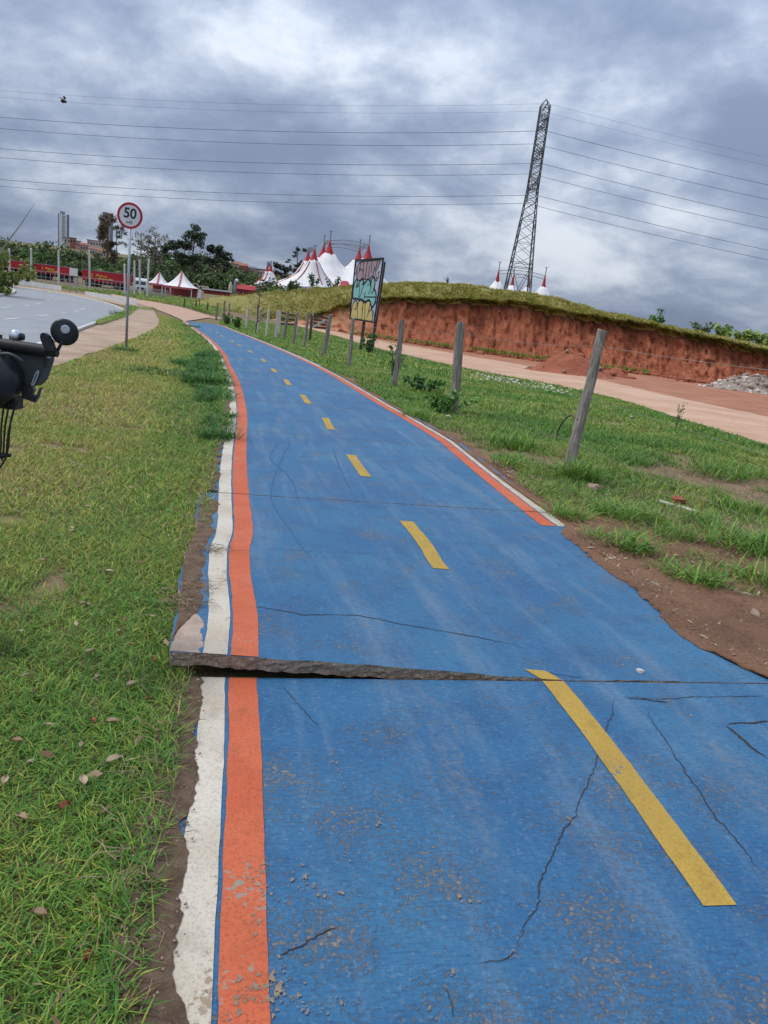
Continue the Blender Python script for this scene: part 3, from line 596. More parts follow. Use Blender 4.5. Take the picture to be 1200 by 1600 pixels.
V, F4, F3, T = blades(q, (.14 + .34 * fbm(cols[i0] / 4., cols[i0] * 0, 88)) * (.4 + RNG.random(n)), .06 + .03 * RNG.random(n), 1.6, tints(q[:, 0], q[:, 1], HILLG, .30 + .9 * (fbm(cols[i0] / 6., cols[i0] * 0, 77) - .45)), 1.6)
parts.append((V, F4, F3, T)); n = 3500; i = RNG.random(n) * (NC - 1); i0 = np.minimum(i.astype(int), NC - 2); f = (i - i0)[:, None]
q = lerp(CPt) - np.c_[lerp(DV) * RNG.random((n, 1)) * 2, np.zeros((n, 1)) + .05]; hh = .38 * (.3 + RNG.random(n) ** 2) * (fbm(cols[i0] / 10., cols[i0] * 0, 79) + .3)
parts.append(blades(q, hh, np.full(n, .05), .4, tints(q[:, 0], q[:, 1], HILLG, np.full(n, .5)), .4))
blade_obj('hill_grass', parts, GRASS, 'tall yellowish grass covering the hill above the red cut bank', 'grass')

# ================================================================== speed sign
pm('galvanised', (.42, .45, .48), (.33, .36, .39), 9, .45, .1, co='Object', metal=.6); pm('sign_white', (.66, .67, .68), (.58, .59, .60), 4, .5, .05, co='Object'); pm('sign_red', (.42, .02, .03), (.35, .015, .025), 4, .5, .05, co='Object'); pm('sign_black', (.012, .014, .022), (.02, .02, .03), 5, .5, 0)
sb = at(197, 547); ctr = atY(203, 337, sb[1]); hgt = ctr[2] - sb[2]
sign = empty('speed_limit_sign', sb, 'round red and white speed limit 50 sign on a grey pole', 'traffic sign')
topp = ctr + np.array([0, .04, .1]); mk('pole', tube([sb - np.array([0, 0, .1]), sb * .5 + topp * .5, topp], .032, 14), MATS['galvanised'], parent=sign, smooth=True)
fd = -ctr + np.array([0, 0, ctr[2]]); fd[2] = 0; fd = fd / np.linalg.norm(fd); ca = R(-14); fd = np.array([fd[0]*math.cos(ca)-fd[1]*math.sin(ca), fd[0]*math.sin(ca)+fd[1]*math.cos(ca), 0])
sx_ = np.cross((0, 0, 1), fd); SM = np.stack([sx_, np.array([0, 0, 1.0]), fd], 1); ROLL = R(-3.5); SM = SM @ np.array([[math.cos(ROLL), -math.sin(ROLL), 0], [math.sin(ROLL), math.cos(ROLL), 0], [0, 0, 1]])
rad = .30; plate = mk('sign_plate', lathe(ctr, [(rad, -.004), (rad, .004)], 48, SM), MATS['sign_white'], parent=sign)
ring = [(rad * .995, .0045), (rad * .995, .008), (rad * .82, .008), (rad * .82, .0045)]; mk('red_border', (lathe(ctr, ring, 48, SM)[0], lathe(ctr, ring, 48, SM)[1][:-2]), MATS['sign_red'], parent=plate)
def put_text(s, size, c, M, off, mat, parent, name, ext=.0015, bold=0.0, sxy=(1, 1)):
    V, F = text_mesh(s, size, ext, bold); V = V * np.array([sxy[0], sxy[1], 1]); V = (M @ (V + np.array([0, 0, off])).T).T + np.asarray(c); return mk(name, (V, F), mat, parent=parent)
put_text('50', .32, ctr + SM @ np.array([0, .045, 0]), SM, .009, MATS['sign_black'], plate, 'digits', bold=.006, sxy=(.95, 1))
put_text('km/h', .075, ctr + SM @ np.array([0, -.155, 0]), SM, .009, MATS['sign_black'], plate, 'small_text')
for dz in (.12, -.12): mk('bracket', box(ctr + np.array([0, .02, dz]) - fd * .0, (.10, .05, .03)), MATS['galvanised'], parent=sign)

# ================================================================== fence
k = NB('old_wood'); c = k.coord('Object', (9, 9, .9)); g = k.noise(c, 3.2, 6, .6, .4); c2 = k.coord('Object'); col = k.mix(k.ramp(g, .32, .66), (.115, .098, .082), (.30, .27, .235))
col = k.mix(k.math('MULTIPLY', k.ramp(k.noise(c2, 4, 5), .5, .7), .5), col, (.15, .11, .08)); k.fin(col, .9, k.bump(g, .8, .02))
k = NB('pale_wood'); c = k.coord('Object', (9, 9, .9)); g = k.noise(c, 3, 6); k.fin(k.mix(k.ramp(g, .35, .65), (.56, .54, .49), (.42, .39, .34)), .9, k.bump(g, .5, .02))
pm('dark_wood', (.075, .052, .038), (.12, .085, .06), 5, .9, .5, co='Object'); pm('rust_wire', (.20, .17, .14), (.33, .31, .29), 15, .6, .2, metal=.5)
POSTS = [((888,738),(941,518),.064,'o','thick leaning grey wooden fence post nearest to the camera'),((709,647),(721,505),.075,'o','upright grey wooden fence post, second nearest, beside a leafy weed'),((616,605),(628,500),.062,'o','slim grey wooden fence post, third nearest, left of the dirt road bend'),
 ((545,575),(552,497),.065,'o','grey fence post standing in front of the graffiti board'),((505,557),(516,491),.075,'o','grey wooden fence post right against the white braced gate'),((475,546),(482,489),.07,'o','grey fence post just left of the white braced gate'),((458,538),(465,488),.065,'o','grey fence post before the right end of the dark gate'),
 ((443,532),(450,487),.07,'o','brown grey fence post before the middle of the dark gate'),((431,529),(434.5,484.5),.08,'p','whitewashed fence post at the left end of the dark gate'),((416,526),(420,483.5),.065,'p','whitewashed fence post midway between dark gate and bare bush'),((402,520),(406,481),.06,'p','pale fence post standing inside the bare bush'),((384,514),(388.5,479),.08,'p','whitewashed fence post left of the bare bush'),
 ((357,503),(359,474),.07,'o','dark fence post with weeds beside the path end'),((349,502),(351,470),.07,'o','dark fence post, third from the path end weeds'),((337.5,500),(340,473),.075,'o','dark leaning fence post by the sand track'),((323,489),(325,473),.07,'d','short dark fence post beyond the sand track'),((305,484),(307,470),.07,'d','short dark fence post below the small white board'),((287,480),(288.5,468),.07,'d','short dark fence post left of the small white board')]
PTOP = []
for j, (b, t, r0, kind, lab) in enumerate(POSTS):
    B = at(*b); T = atY(t[0], t[1], B[1] + (.05 if j else .25)); 
    if j > 11: h = T[2] - B[2]; T[2] = B[2] + max(h, .9)
    n = 12; ax = np.linspace(0, 1, n); P = B[None] * (1 - ax[:, None]) + T[None] * ax[:, None]; P[:, 0] += (fbm(ax * 3, ax * 0 + j, j) - .5) * .04; P[0, 2] -= .12
    V, F = tube(P, r0 * (1.05 - .15 * ax) * (.92 + .18 * fbm(ax * 5, ax * 0, j)), 10); V = np.array(V); V[:, :2] += (hsh(np.arange(len(V)) % 10, np.zeros(len(V)), j)[:, None] - .5) * .022; V[-10:, 2] += (hsh(np.arange(10.), np.zeros(10), j + 3) - .5) * .05
    mk('fence_post', (V, F), {'o': MATS['old_wood'], 'p': MATS['pale_wood'], 'd': MATS['dark_wood']}[kind], org=B, smooth=False, label=lab, cat='fence post', group='posts of the wire fence'); PTOP.append((B, T))
for q, (f, lab) in enumerate(((.90, 'top wire strand of the post fence'), (.55, 'middle wire strand of the post fence'), (.22, 'lowest wire strand of the post fence'))):
    pts = [PTOP[0][0] * (1-f) + PTOP[0][1] * f]; ex = [atY(1320, 556 + (1-f) * 330, 7.6)] if q == 0 else [pts[0] + (pts[0] - (PTOP[1][0] * (1-f) + PTOP[1][1] * f)) * 1.0 + np.array([1.0, 0, -.25])]
    chain = ex + [B * (1-f) + T * f for B, T in PTOP[:15]]; W = []
    for a, b in zip(chain[:-1], chain[1:]):
        tt = np.linspace(0, 1, 9)[:-1]; L = np.linalg.norm(b - a); W += [a * (1-u) + b * u - np.array([0, .08, min(.08, L * .012) * 4 * u * (1-u)]) for u in tt]
    mk('fence_wire', tube(W + [chain[-1]], .0026 if q == 0 else .0018, 5), MATS['rust_wire'], org=W[0], label=lab, cat='wire', group='wires of the fence')
# field gates behind the fence
def gate(corners, D, lab, n, braces, postpx):
    c = [atD(*p, D[i]) for i, p in enumerate(corners)]; b0 = c[0].copy(); b0[2] = gz(b0[0], b0[1]); g = empty('field_gate', b0, lab, 'gate')   # corners TL TR BR BL
    for j in range(n):
        f = j / (n - 1); mk('rail', bar(c[0]*(1-f)+c[3]*f, c[1]*(1-f)+c[2]*f, .04, .13), MATS['dark_wood'], parent=g)
    for a, b in braces: mk('brace', bar(a(c) + np.array([0, -.06, 0]), b(c) + np.array([0, -.06, 0]), .05, .13), MATS['pale_wood'], parent=g)
    for p, q, Dd in postpx:
        t = atD(*p, Dd); u = t.copy(); u[2] = gz(t[0], t[1]) - .1; mk('gate_post', tube([u, u*.5+t*.5, t], .08, 8), MATS[q], parent=g)
D1 = 47.0
gate([(489,492),(512,498),(511,513),(489,511)], [D1, D1+.5, D1+.5, D1], 'field gate with dark rails and a white diagonal brace', 4, [(lambda c: c[3], lambda c: c[1] * .85 + c[0] * .15 - np.array([0,0,.12])), (lambda c: c[3], lambda c: c[0] + np.array([0,0,.15]))], [((487.5,493),'dark_wood',D1-.3),((515,495),'pale_wood',D1+.6)])
D2 = 52.0
gate([(437,488),(463,494),(462,507),(436,506)], [D2, D2+.5, D2+.5, D2], 'dark wooden field gate beside the whitewashed posts', 3, [], [((438,486.5),'pale_wood',D2-.4),((465,493),'pale_wood',D2+.6)])

# ================================================================== graffiti board
rb = at(583, 552); DR = math.hypot(rb[0], rb[1]); DLf = DR + 3.1; DM = DR + 1.6
TL, TR, BR, BL = atD(556,406.5,DLf), atD(599.5,403.5,DR), atD(585,503.5,DR), atD(547,498,DLf)
bx_ = (TR - TL); bx_[2] = 0; bx_ /= np.linalg.norm(bx_); bn = np.cross(bx_, (0, 0, 1)); bn = bn if bn[1] < 0 else -bn
org = rb.copy(); board = empty('graffiti_board', org, 'tall board on three dark posts painted with pink, teal and yellow graffiti', 'billboard')
pm('board_panel', (.42, .46, .54), (.35, .39, .47), 3, .7, .1); pm('graffiti_pink', (.36, .25, .27), (.30, .20, .23), 3, .7, .05); pm('graffiti_teal', (.23, .48, .46), (.18, .40, .39), 3, .7, .05); pm('graffiti_yellow', (.55, .44, .17), (.48, .37, .13), 3, .7, .05); pm('graffiti_black', (.015, .02, .03), (.03, .03, .04), 6, .7, 0)
pl0 = (TL + TR + BR + BL) / 4
def onb(zx, zy, off):
    r = ray(540 + zx / 13.91, 395 + zy / 13.91); e0 = np.array([0, 0, EYE]); t = ((pl0 - e0) @ bn) / (r @ bn); return e0 + r * t + bn * off
TL, TR, BR, BL = onb(222, 160, 0), onb(828, 118, 0), onb(630, 1515, 0), onb(97, 1432, 0)
panel = mk('panel', prism([TL, TR, BR, BL], bn, .04), MATS['board_panel'], parent=board)
def gpoly(P, mat, off, th=.003): return mk('graffiti', prism([onb(x, y, off) for x, y in P], bn, th), MATS[mat], parent=panel)
def gline(P, wd, off=.014):
    Q = np.array([onb(x, y, off) for x, y in smoothline(P, 2)]); T = np.gradient(Q, axis=0); T /= np.linalg.norm(T, axis=1)[:, None] + 1e-9; S = np.cross(bn, T) * wd / 2
    V = np.concatenate([Q - S, Q + S, Q - S - bn * .002, Q + S - bn * .002]); n = len(Q); F = []
    for i in range(n - 1): F += [(i, i+1, n+i+1, n+i), (i, 2*n+i, 2*n+i+1, i+1), (n+i, n+i+1, 3*n+i+1, 3*n+i)]
    return V, F
pink = [(262,300),(310,200),(380,188),(480,176),(640,158),(740,146),(762,165),(700,330),(650,420),(695,600),(662,612),(605,480),(525,560),(445,590),(365,540),(300,622),(252,560),(250,480)]
teal = [(162,1000),(160,850),(195,680),(236,568),(268,595),(252,690),(236,765),(296,690),(318,610),(370,568),(398,606),(372,690),(425,640),(452,640),(482,568),(530,596),(548,760),(562,610),(600,518),(638,565),(642,700),(602,812),(640,788),(668,900),(662,1000),(632,1110),(572,1215),(545,1060),(500,1015),(440,1072),(390,1040),(340,1005),(290,1022),(220,988)]
yell = [(104,1420),(130,1250),(168,1080),(230,1026),(250,1075),(256,1180),(280,1060),(330,1026),(375,1056),(386,1092),(420,1080),(440,1092),(490,1036),(540,1066),(552,1170),(572,1240),(590,1350),(597,1500),(430,1472),(250,1440)]
gpoly(pink, 'graffiti_pink', .006); gpoly(yell, 'graffiti_yellow', .008); gpoly(teal, 'graffiti_teal', .010)
ink = [(pink + pink[:1], .045), (teal + teal[:1], .10), (yell + yell[:1], .06)] + [(P, .06) for P in ([(300,335),(340,360),(380,392)],[(335,200),(300,420)],[(402,190),(378,560)],[(480,180),(440,460),(430,560)],[(525,270),(500,520)],[(580,190),(560,430)],[(640,300),(600,480)],[(705,170),(640,400)],[(740,400),(700,440),(730,520),(690,560)],
  [(300,690),(315,820),(280,1010)],[(425,650),(350,860),(300,990)],[(548,560),(562,760),(500,900)],[(410,958),(680,964)],[(440,860),(415,900),(410,1010)],[(640,790),(560,890)],[(350,690),(400,690)],[(480,700),(510,690)],
  [(252,1080),(244,1215),(196,1228)],[(265,1080),(262,1440)],[(385,1080),(352,1460)],[(430,1080),(420,1465)],[(540,1100),(500,1275)],[(668,1060),(580,1210),(500,1280),(480,1400)],[(360,1200),(368,1300)],[(220,200),(250,560)],[(190,330),(215,480)],[(600,1240),(650,1500)])]
mk('graffiti_outline', join(*[gline(P, wd) for P, wd in ink]), MATS['graffiti_black'], parent=panel)
for a, b, wdt in ((TL, TR, .07), (TR, BR, .07), (TL, BL, .05), (BL, BR, .04)): mk('frame_edge', bar(a + bn * .02, b + bn * .02, wdt, .06), MATS['graffiti_black'], parent=board)
for f in (0.06, .52, .97):
    t = TL * (1-f) + TR * f - bn * .10; q = BL * (1-f) + BR * f - bn * .10; b = np.array([t[0]*.05+q[0]*.95, q[1], 0]); b[2] = gz(b[0], b[1]) - .1; tt = t.copy(); tt[2] -= .15
    low = q + (q - tt) * ((q[2] - b[2]) / max(.1, (tt[2] - q[2]))); mk('post', bar(low, tt, .15, .12), MATS['dark_wood'], parent=board)

# ================================================================== power pylon and its lines
PY = 150.0; pm('pylon_steel', (.075, .08, .09), (.11, .115, .125), 1, .6, .1, metal=.3)
pc = atY(812, 470, PY); pz = 3.0; ptop = atY(853.5, 166, PY)[2]; pcx = (atY(806, 460, PY)[0] + atY(853, 168, PY)[0]) / 2
pyl = empty('power_pylon', (pcx, PY, pz), 'tall dark steel lattice pylon standing on the hill', 'pylon')
ST = MATS['pylon_steel']; H_ = ptop - pz
zl = np.array([0, .12, .24, .36, .47, .56, .62, .68, .735, .79, .845, .90, .95, 1.0]) * H_; hw = np.interp(zl / H_, [0, .36, .56, .60, 1.0], [2.55, 1.55, 1.05, .92, .80])
cn = [(-1, -1), (1, -1), (1, 1), (-1, 1)]; pt_ = lambda k, i: np.array([pcx + cn[k][0] * hw[i], PY + cn[k][1] * hw[i], pz + zl[i]])
for k in range(4): mk('leg', join(*[bar(pt_(k, i), pt_(k, i+1), .22 if i < 4 else .16) for i in range(len(zl)-1)]), ST, parent=pyl)
br = []
for i in range(len(zl) - 1):
    for k in range(4):
        k2 = (k + 1) % 4
        if i == 0:
            mid = (pt_(k, 1) + pt_(k2, 1)) / 2; br += [bar(pt_(k, 0), mid, .10), bar(pt_(k2, 0), mid, .10), bar(pt_(k, 1), pt_(k2, 1), .10)]
            for f in (.35, .65): br += [bar(pt_(k, 0)*(1-f)+pt_(k, 1)*f, pt_(k, 0)*(1-f)+mid*f, .06), bar(pt_(k2, 0)*(1-f)+pt_(k2, 1)*f, pt_(k2, 0)*(1-f)+mid*f, .06)]
        elif i == 1:
            mid = (pt_(k, 1) + pt_(k2, 1)) / 2; br += [bar(mid, pt_(k, 2), .10), bar(mid, pt_(k2, 2), .10), bar(pt_(k, 2), pt_(k2, 2), .10), bar(pt_(k, 2) + np.array([0,0,.8]), pt_(k2, 2) + np.array([0,0,.8]), .08)]
        else:
            m2 = (pt_(k, i) + pt_(k, i+1)) / 2; m3 = (pt_(k2, i) + pt_(k2, i+1)) / 2
            br += [bar(pt_(k, i), m3, .07), bar(m2, pt_(k2, i), .07), bar(m2, pt_(k2, i+1), .07), bar(pt_(k, i+1), m3, .07), bar(pt_(k, i+1), pt_(k2, i+1), .07)]
mk('cross_bracing', join(*br), ST, parent=pyl)
arms = [(205, 46), (252, 44), (303, 40), (165, 26)]; LV = []
for py_ in (207, 257, 306):
    z = atY(840, py_ - 14, PY)[2]; LV.append(z)
    for sg in (-1, 1):
        tip = np.array([pcx, PY + sg * 5.3, z]); A = [np.array([pcx + s * .85, PY + sg * .85, z - .15]) for s in (-1, 1)]; Bq = [np.array([pcx + s * .85, PY + sg * .85, z + 1.7]) for s in (-1, 1)]
        rods = [bar(p, tip, .11) for p in A + Bq]
        for f in (.3, .6): rods += [bar(A[0]*(1-f)+tip*f, A[1]*(1-f)+tip*f, .07), bar(A[0]*(1-f)+tip*f, Bq[0]*(1-f)+tip*f, .07), bar(A[1]*(1-f)+tip*f, Bq[1]*(1-f)+tip*f, .07), bar(A[0]*(1-f)+tip*f, Bq[0], .06), bar(A[1]*(1-f)+tip*f, Bq[1], .06)]
        mk('crossarm', join(*rods), ST, parent=pyl)
        mk('insulator', lathe(tip - np.array([0, 0, 2.2]), [(.05, 0)] + [(.13 if q % 2 else .06, .14 * q + .1) for q in range(15)] + [(.05, 2.2)], 8), pm('insulator', (.05, .045, .045), None, 4, .4, .05), parent=pyl)
mk('peak', join(*[bar(np.array([pcx + a * .8, PY + b * .8, ptop]), np.array([pcx, PY, ptop + 1.1]), .1) for a, b in cn], bar((pcx, PY - 2.6, ptop - .1), (pcx, PY + 2.6, ptop - .1), .14)), ST, parent=pyl)
pm('line_wire', (.10, .11, .13), (.14, .15, .17), 2, .5, 0, metal=.3)
names = ('upper', 'middle', 'lower')
def powerline(x0, y0, z0, rad, lab):
    xs_ = np.concatenate([np.linspace(-150, 0, 40), np.linspace(0, 110, 30)[1:]]); a = np.abs(xs_); b = np.where(xs_ < 0, 5.1e-4, 5.0e-4); z = z0 - b * (250 * a - a * a)
    yy = y0 + np.where(xs_ < 0, -xs_ * .03, xs_ * .02); mk('power_line', tube(np.c_[x0 + xs_, yy, z], rad, 5), MATS['line_wire'], org=(x0, y0, z0), label=lab, cat='power line', group='power lines on the pylon')
for i, z in enumerate(LV):
    for sg, wn_ in ((-1, 'nearer'), (1, 'farther')): powerline(pcx, PY + sg * 5.3, z - 2.2, .036, '%s power line hung on the pylon\'s %s crossarms' % (wn_, names[i]))
for sg, wn_ in ((-1, 'nearer'), (1, 'farther')): powerline(pcx, PY + sg * 2.6, ptop - .2, .016, '%s thin earth wire running from the top of the pylon' % wn_)

# ================================================================== circus tents
k = NB('tent_white'); c = k.coord('World'); col = k.mix(k.ramp(k.noise(c, .3, 5), .35, .65), (.68, .66, .65), (.56, .54, .54)); k.fin(col, .6, k.bump(k.noise(c, 1.5, 4), .3, .1))
pm('tent_red', (.40, .025, .035), (.32, .018, .028), .5, .6, .1); pm('mast_grey', (.16, .165, .18), (.22, .22, .24), 2, .5, .1, metal=.4)
def tent(name, masts, zg, rx, ry, eave, Hp, capf, spread, lab, spire=2.5, truss=None, nst=0, arcs=(), bf=.42):
    """masts: plan points; cloth falls from each peak in a concave sweep to the eave"""
    M = np.array(masts); c = M.mean(0); t = empty(name, (c[0], c[1], zg), lab, 'circus tent')
    def hgt(x, y):
        e = np.sqrt(((x - c[0]) / rx) ** 2 + ((y - c[1]) / ry) ** 2); dm = np.min([np.hypot(x - m[0], y - m[1]) for m in M], 0)
        base = eave + (1 - np.clip(e, 0, 1)) ** .9 * (Hp * bf - eave); pk = (Hp - base) * np.exp(-dm / spread); return base + pk
    na, nr = 56, 22; A = np.linspace(0, 2*math.pi, na + 1); Rr = np.linspace(0, 1, nr) ; X = c[0] + np.outer(Rr, np.cos(A)) * rx; Y = c[1] + np.outer(Rr, np.sin(A)) * ry
    Z = zg + hgt(X, Y) + (np.cos(A * 14)[None, :] * .12 * Rr[:, None]); Z = np.minimum(Z, zg + Hp * .80)
    V, F = grid(np.dstack([X, Y, Z])); roof = mk('roof_cloth', (V, F), MATS['tent_white'], parent=t, smooth=True)
    mk('side_wall', grid(np.stack([np.c_[X[-1], Y[-1], np.full(na+1, zg)], np.c_[X[-1], Y[-1], Z[-1]]], 1)), MATS['tent_white'], parent=t)
    for m in M:
        z0 = zg + Hp * (1 - capf); prof = [(spread * .50 * (1 - f) ** 1.5 + .22, z0 - zg + f * Hp * capf) for f in np.linspace(0, 1, 9)]
        cap = mk('mast_cap', lathe((m[0], m[1], zg), prof, 14), MATS['tent_red'], parent=t, smooth=True)
        mk('mast', join(tube([(m[0], m[1], zg), (m[0], m[1], zg + Hp + spire)], .14, 6), box((m[0], m[1], zg + Hp + spire), (1.2, .12, .12)), box((m[0], m[1], zg + Hp + spire), (.12, 1.2, .12))), MATS['mast_grey'], parent=t)
    def onroof(x, y, o=.15): return np.array([x, y, min(zg + float(hgt(np.array(x), np.array(y))), zg + Hp * .8) + o])
    for m in M:
        for q in range(nst):
            a = 2*math.pi*(q + .25) / nst; pts = [onroof(m[0] + math.cos(a) * d, m[1] + math.sin(a) * d) for d in np.linspace(spread * .5, max(rx, ry) * .9, 16) if ((m[0] + math.cos(a) * d - c[0]) / rx) ** 2 + ((m[1] + math.sin(a) * d - c[1]) / ry) ** 2 < .97]
            if len(pts) > 4: mk('red_stripe', tube(pts, .12, 5), MATS['tent_red'], parent=t)
    for px, wd in arcs:                       # broad red bands painted on the cloth
        q = [onroof(x, y, .2) for x, y in px]; mk('red_band', tube(smoothline(q, 2), wd, 6), MATS['tent_red'], parent=t)
    for a, b in (truss or ()):
        a = np.array([*M[a], zg + Hp]); b = np.array([*M[b], zg + Hp]); top, bot = [], []
        for f in np.linspace(0, 1, 13): p = a * (1-f) + b * f; h = math.sin(math.pi * f) * .7; top.append(p + np.array([0, 0, h])); bot.append(p + np.array([0, 0, h - 1.1]))
        mk('truss', join(tube(top, .09, 5), tube(bot, .09, 5), *[bar(top[i], bot[min(12, i+1)], .07) for i in range(12)]), MATS['mast_grey'], parent=t)
    return t
m1, m2, m3, m4 = atY(516, 376, 236), atY(506, 383, 254), atY(576.5, 385, 236), atY(562, 389, 254); zA = 1.0
tent('big_top', [m1[:2], m2[:2], m3[:2], m4[:2]], zA, 23, 24, 3.2, m1[2] - zA, .30, 4.2, 'large white big top with four red mast caps joined by trusses, left of the board', 2.6, [(0, 2), (1, 3), (0, 1), (2, 3)], 0,
     [([(atY(500,400,220)[0] + .6, 222.), (atY(506,430,218)[0], 219.), (atY(508,445,217)[0], 216.5)], .9), ([(atY(541,420,224)[0], 225.), (atY(538,430,220)[0], 220.), (atY(535,445,218)[0], 216.)], 1.5)], .56)
q1, q2 = atY(492, 389, 208), atY(482, 392, 220); tent('entrance_tent', [q1[:2], q2[:2]], 1.0, 9.5, 13, 2.6, q1[2] - 1.0, .30, 2.9, 'white entrance tent with two red caps and red stripes, at big top\'s left', .8, [(0, 1)], 5, bf=.5)
q1, q2 = atY(423.5, 414, 212), atY(418, 416, 218); tent('small_striped_tent', [q1[:2], q2[:2]], .9, 4.4, 5.0, 2.2, q1[2] - .9, .36, 1.7, 'small striped white tent with red top beside the dark trees', .9, [(0, 1)], 5, bf=.5)
m1, m2, m3, m4 = atY(852, 431, 262), atY(827, 437, 280), atY(779, 426, 262), atY(803, 428, 280)
tent('big_top', [m1[:2], m2[:2], m3[:2], m4[:2]], 1.0, 24, 24, 3, m1[2] - 1.0, .50, 3.6, 'white big top behind the pylon legs, only its red caps showing', 2.6, [(0, 2), (1, 3)], 0)
# peaked canopies near the entrance
pm('canopy_pink', (.50, .13, .15), (.42, .10, .12), 1, .7, .05)
def canopy(pk, bl, br_, D, lab):
    P = atD(*pk, D); Lc = atD(*bl, D); Rc = atD(*br_, D); c = (Lc + Rc) / 2; hwid = np.linalg.norm((Rc - Lc)[:2]) / 2; zg = float(gz(c[0], c[1])); t = empty('peaked_canopy', (c[0], c[1], zg), lab, 'canopy')
    n = 14; S = np.linspace(-1, 1, 2*n+1); X, Y = np.meshgrid(S, S, indexing='ij'); d = np.maximum(abs(X), abs(Y)); e = min(Lc[2], Rc[2]); Z = e + (P[2] - e) * (1 - d) ** 1.7 + (abs(X * Y)) * -.0
    V, F = grid(np.dstack([c[0] + X * hwid, c[1] + Y * hwid, Z])); mk('roof_cloth', (V, F), MATS['tent_white'], parent=t, smooth=True)
    for s in (-1, 1):
        for s2 in (-1, 1): mk('leg', tube([(c[0] + s * hwid * .97, c[1] + s2 * hwid * .97, zg - .1), (c[0] + s * hwid * .97, c[1] + s2 * hwid * .97, e + .02)], .07, 6), MATS['sign_white'], parent=t)
    mk('red_stripe', tube([(c[0] + u * hwid * .12, c[1] - u * hwid, e + (P[2] - e) * (1 - u) ** 1.7 + .06) for u in np.linspace(.05, 1, 12)], .13, 5), MATS['canopy_pink'], parent=t)
    mk('red_border', box((c[0], c[1] - hwid, e - .15), (2*hwid, .06, .3)), MATS['canopy_pink'], parent=t); mk('back_wall', box((c[0], c[1] + hwid * .8, zg + (e - zg) * .5), (1.8*hwid, .1, (e - zg) * .9)), MATS['canopy_pink'], parent=t)
canopy((251,424.5), (233,441.5), (264,444), 128, 'smaller white peaked canopy with red stripe, beside the flag poles'); canopy((277,422.5), (259,442.5), (307,451), 124, 'larger white peaked canopy with red stripe, right of the smaller one')

# ================================================================== far side of the road: barriers, poles, trailers, trucks
def slope_up(c, n): return c
pm('barrier_white', (.60, .60, .60), (.50, .50, .49), .6, .8, .2); pm('fence_grey', (.30, .31, .32), (.24, .25, .26), .5, .7, .1); pm('trailer_red', (.42, .02, .03), (.34, .016, .026), .6, .5, .05); pm('gold_script', (.55, .27, .05), (.48, .22, .04), 3, .5, 0); pm('dark_tyre', (.02, .02, .022), (.035, .035, .036), 3, .8, .1); pm('truck_white', (.66, .68, .70), (.58, .60, .62), 1, .35, .05); pm('window_dark', (.03, .035, .045), (.05, .055, .065), 1, .2, 0)
def barrier(tops, bots, lab):
    B = [at(*p) for p in bots]; n = len(B); V = []
    for p, t in zip(B, tops):
        D = math.hypot(p[0], p[1]); z = atD(*t, D)[2]; o = p[:2] / D * .35
        for q in ((p[0], p[1], p[2] - .1), (p[0] + o[0] * .3, p[1] + o[1] * .3, z), (p[0] + o[0], p[1] + o[1], z), (p[0] + o[0] * 1.3, p[1] + o[1] * 1.3, p[2] - .1)): V.append(q)
    F = [(4*i+a, 4*i+4+a, 4*i+5+a, 4*i+1+a) for i in range(n-1) for a in range(3)] + [(0, 1, 2, 3), (4*n-1, 4*n-2, 4*n-3, 4*n-4)]
    mk('road_barrier', (V, F), MATS['barrier_white'], org=B[0], label=lab, cat='barrier', group='low white concrete barriers')
barrier([(-60,426.5),(0,433),(50,440),(97,447)], [(-60,434),(0,441),(50,447.5),(96,454.5)], 'longer low white barrier running out of the picture\'s left edge'); barrier([(133,455),(170,461),(214,468.5)], [(133,461.5),(170,469),(213,477.5)], 'shorter low white barrier just behind the speed sign pole')
def pole(b, t, D, lab):
    B = atD(*b, D); B[2] = min(B[2], gz(B[0], B[1])); T = atD(*t, D); mk('flag_pole', join(tube([B - np.array([0, 0, .3]), B * .5 + T * .5, T], [.13, .12, .11], 10), lathe(T, [(.12, 0), (.13, .06), (.02, .14)], 10)), MATS['barrier_white'], org=B, smooth=False, label=lab, cat='pole', group='white poles around the circus ground')
for i, (b, t, D) in enumerate([((49.5,435),(48.5,389),112),((92,439),(91.5,392),112),((140.5,446),(139.5,393),110)]): pole(b, t, D, ('leftmost tall white pole, in front of the left trailer gap', 'tall white pole in front of the middle red trailer', 'tall white pole in front of the right red trailer')[i])
pole((15.5,431),(14.5,390),116,'tall white pole nearest the picture\'s left edge'); pole((195.5,454),(194.5,414),106,'white pole almost hidden by the speed sign pole'); pole((210.5,457),(210,409),105,'white pole left of the white truck cab'); pole((219,456),(218,408),110,'white pole behind the white truck cab'); pole((230,459),(232.5,406),104,'white pole between truck cab and white canopies')
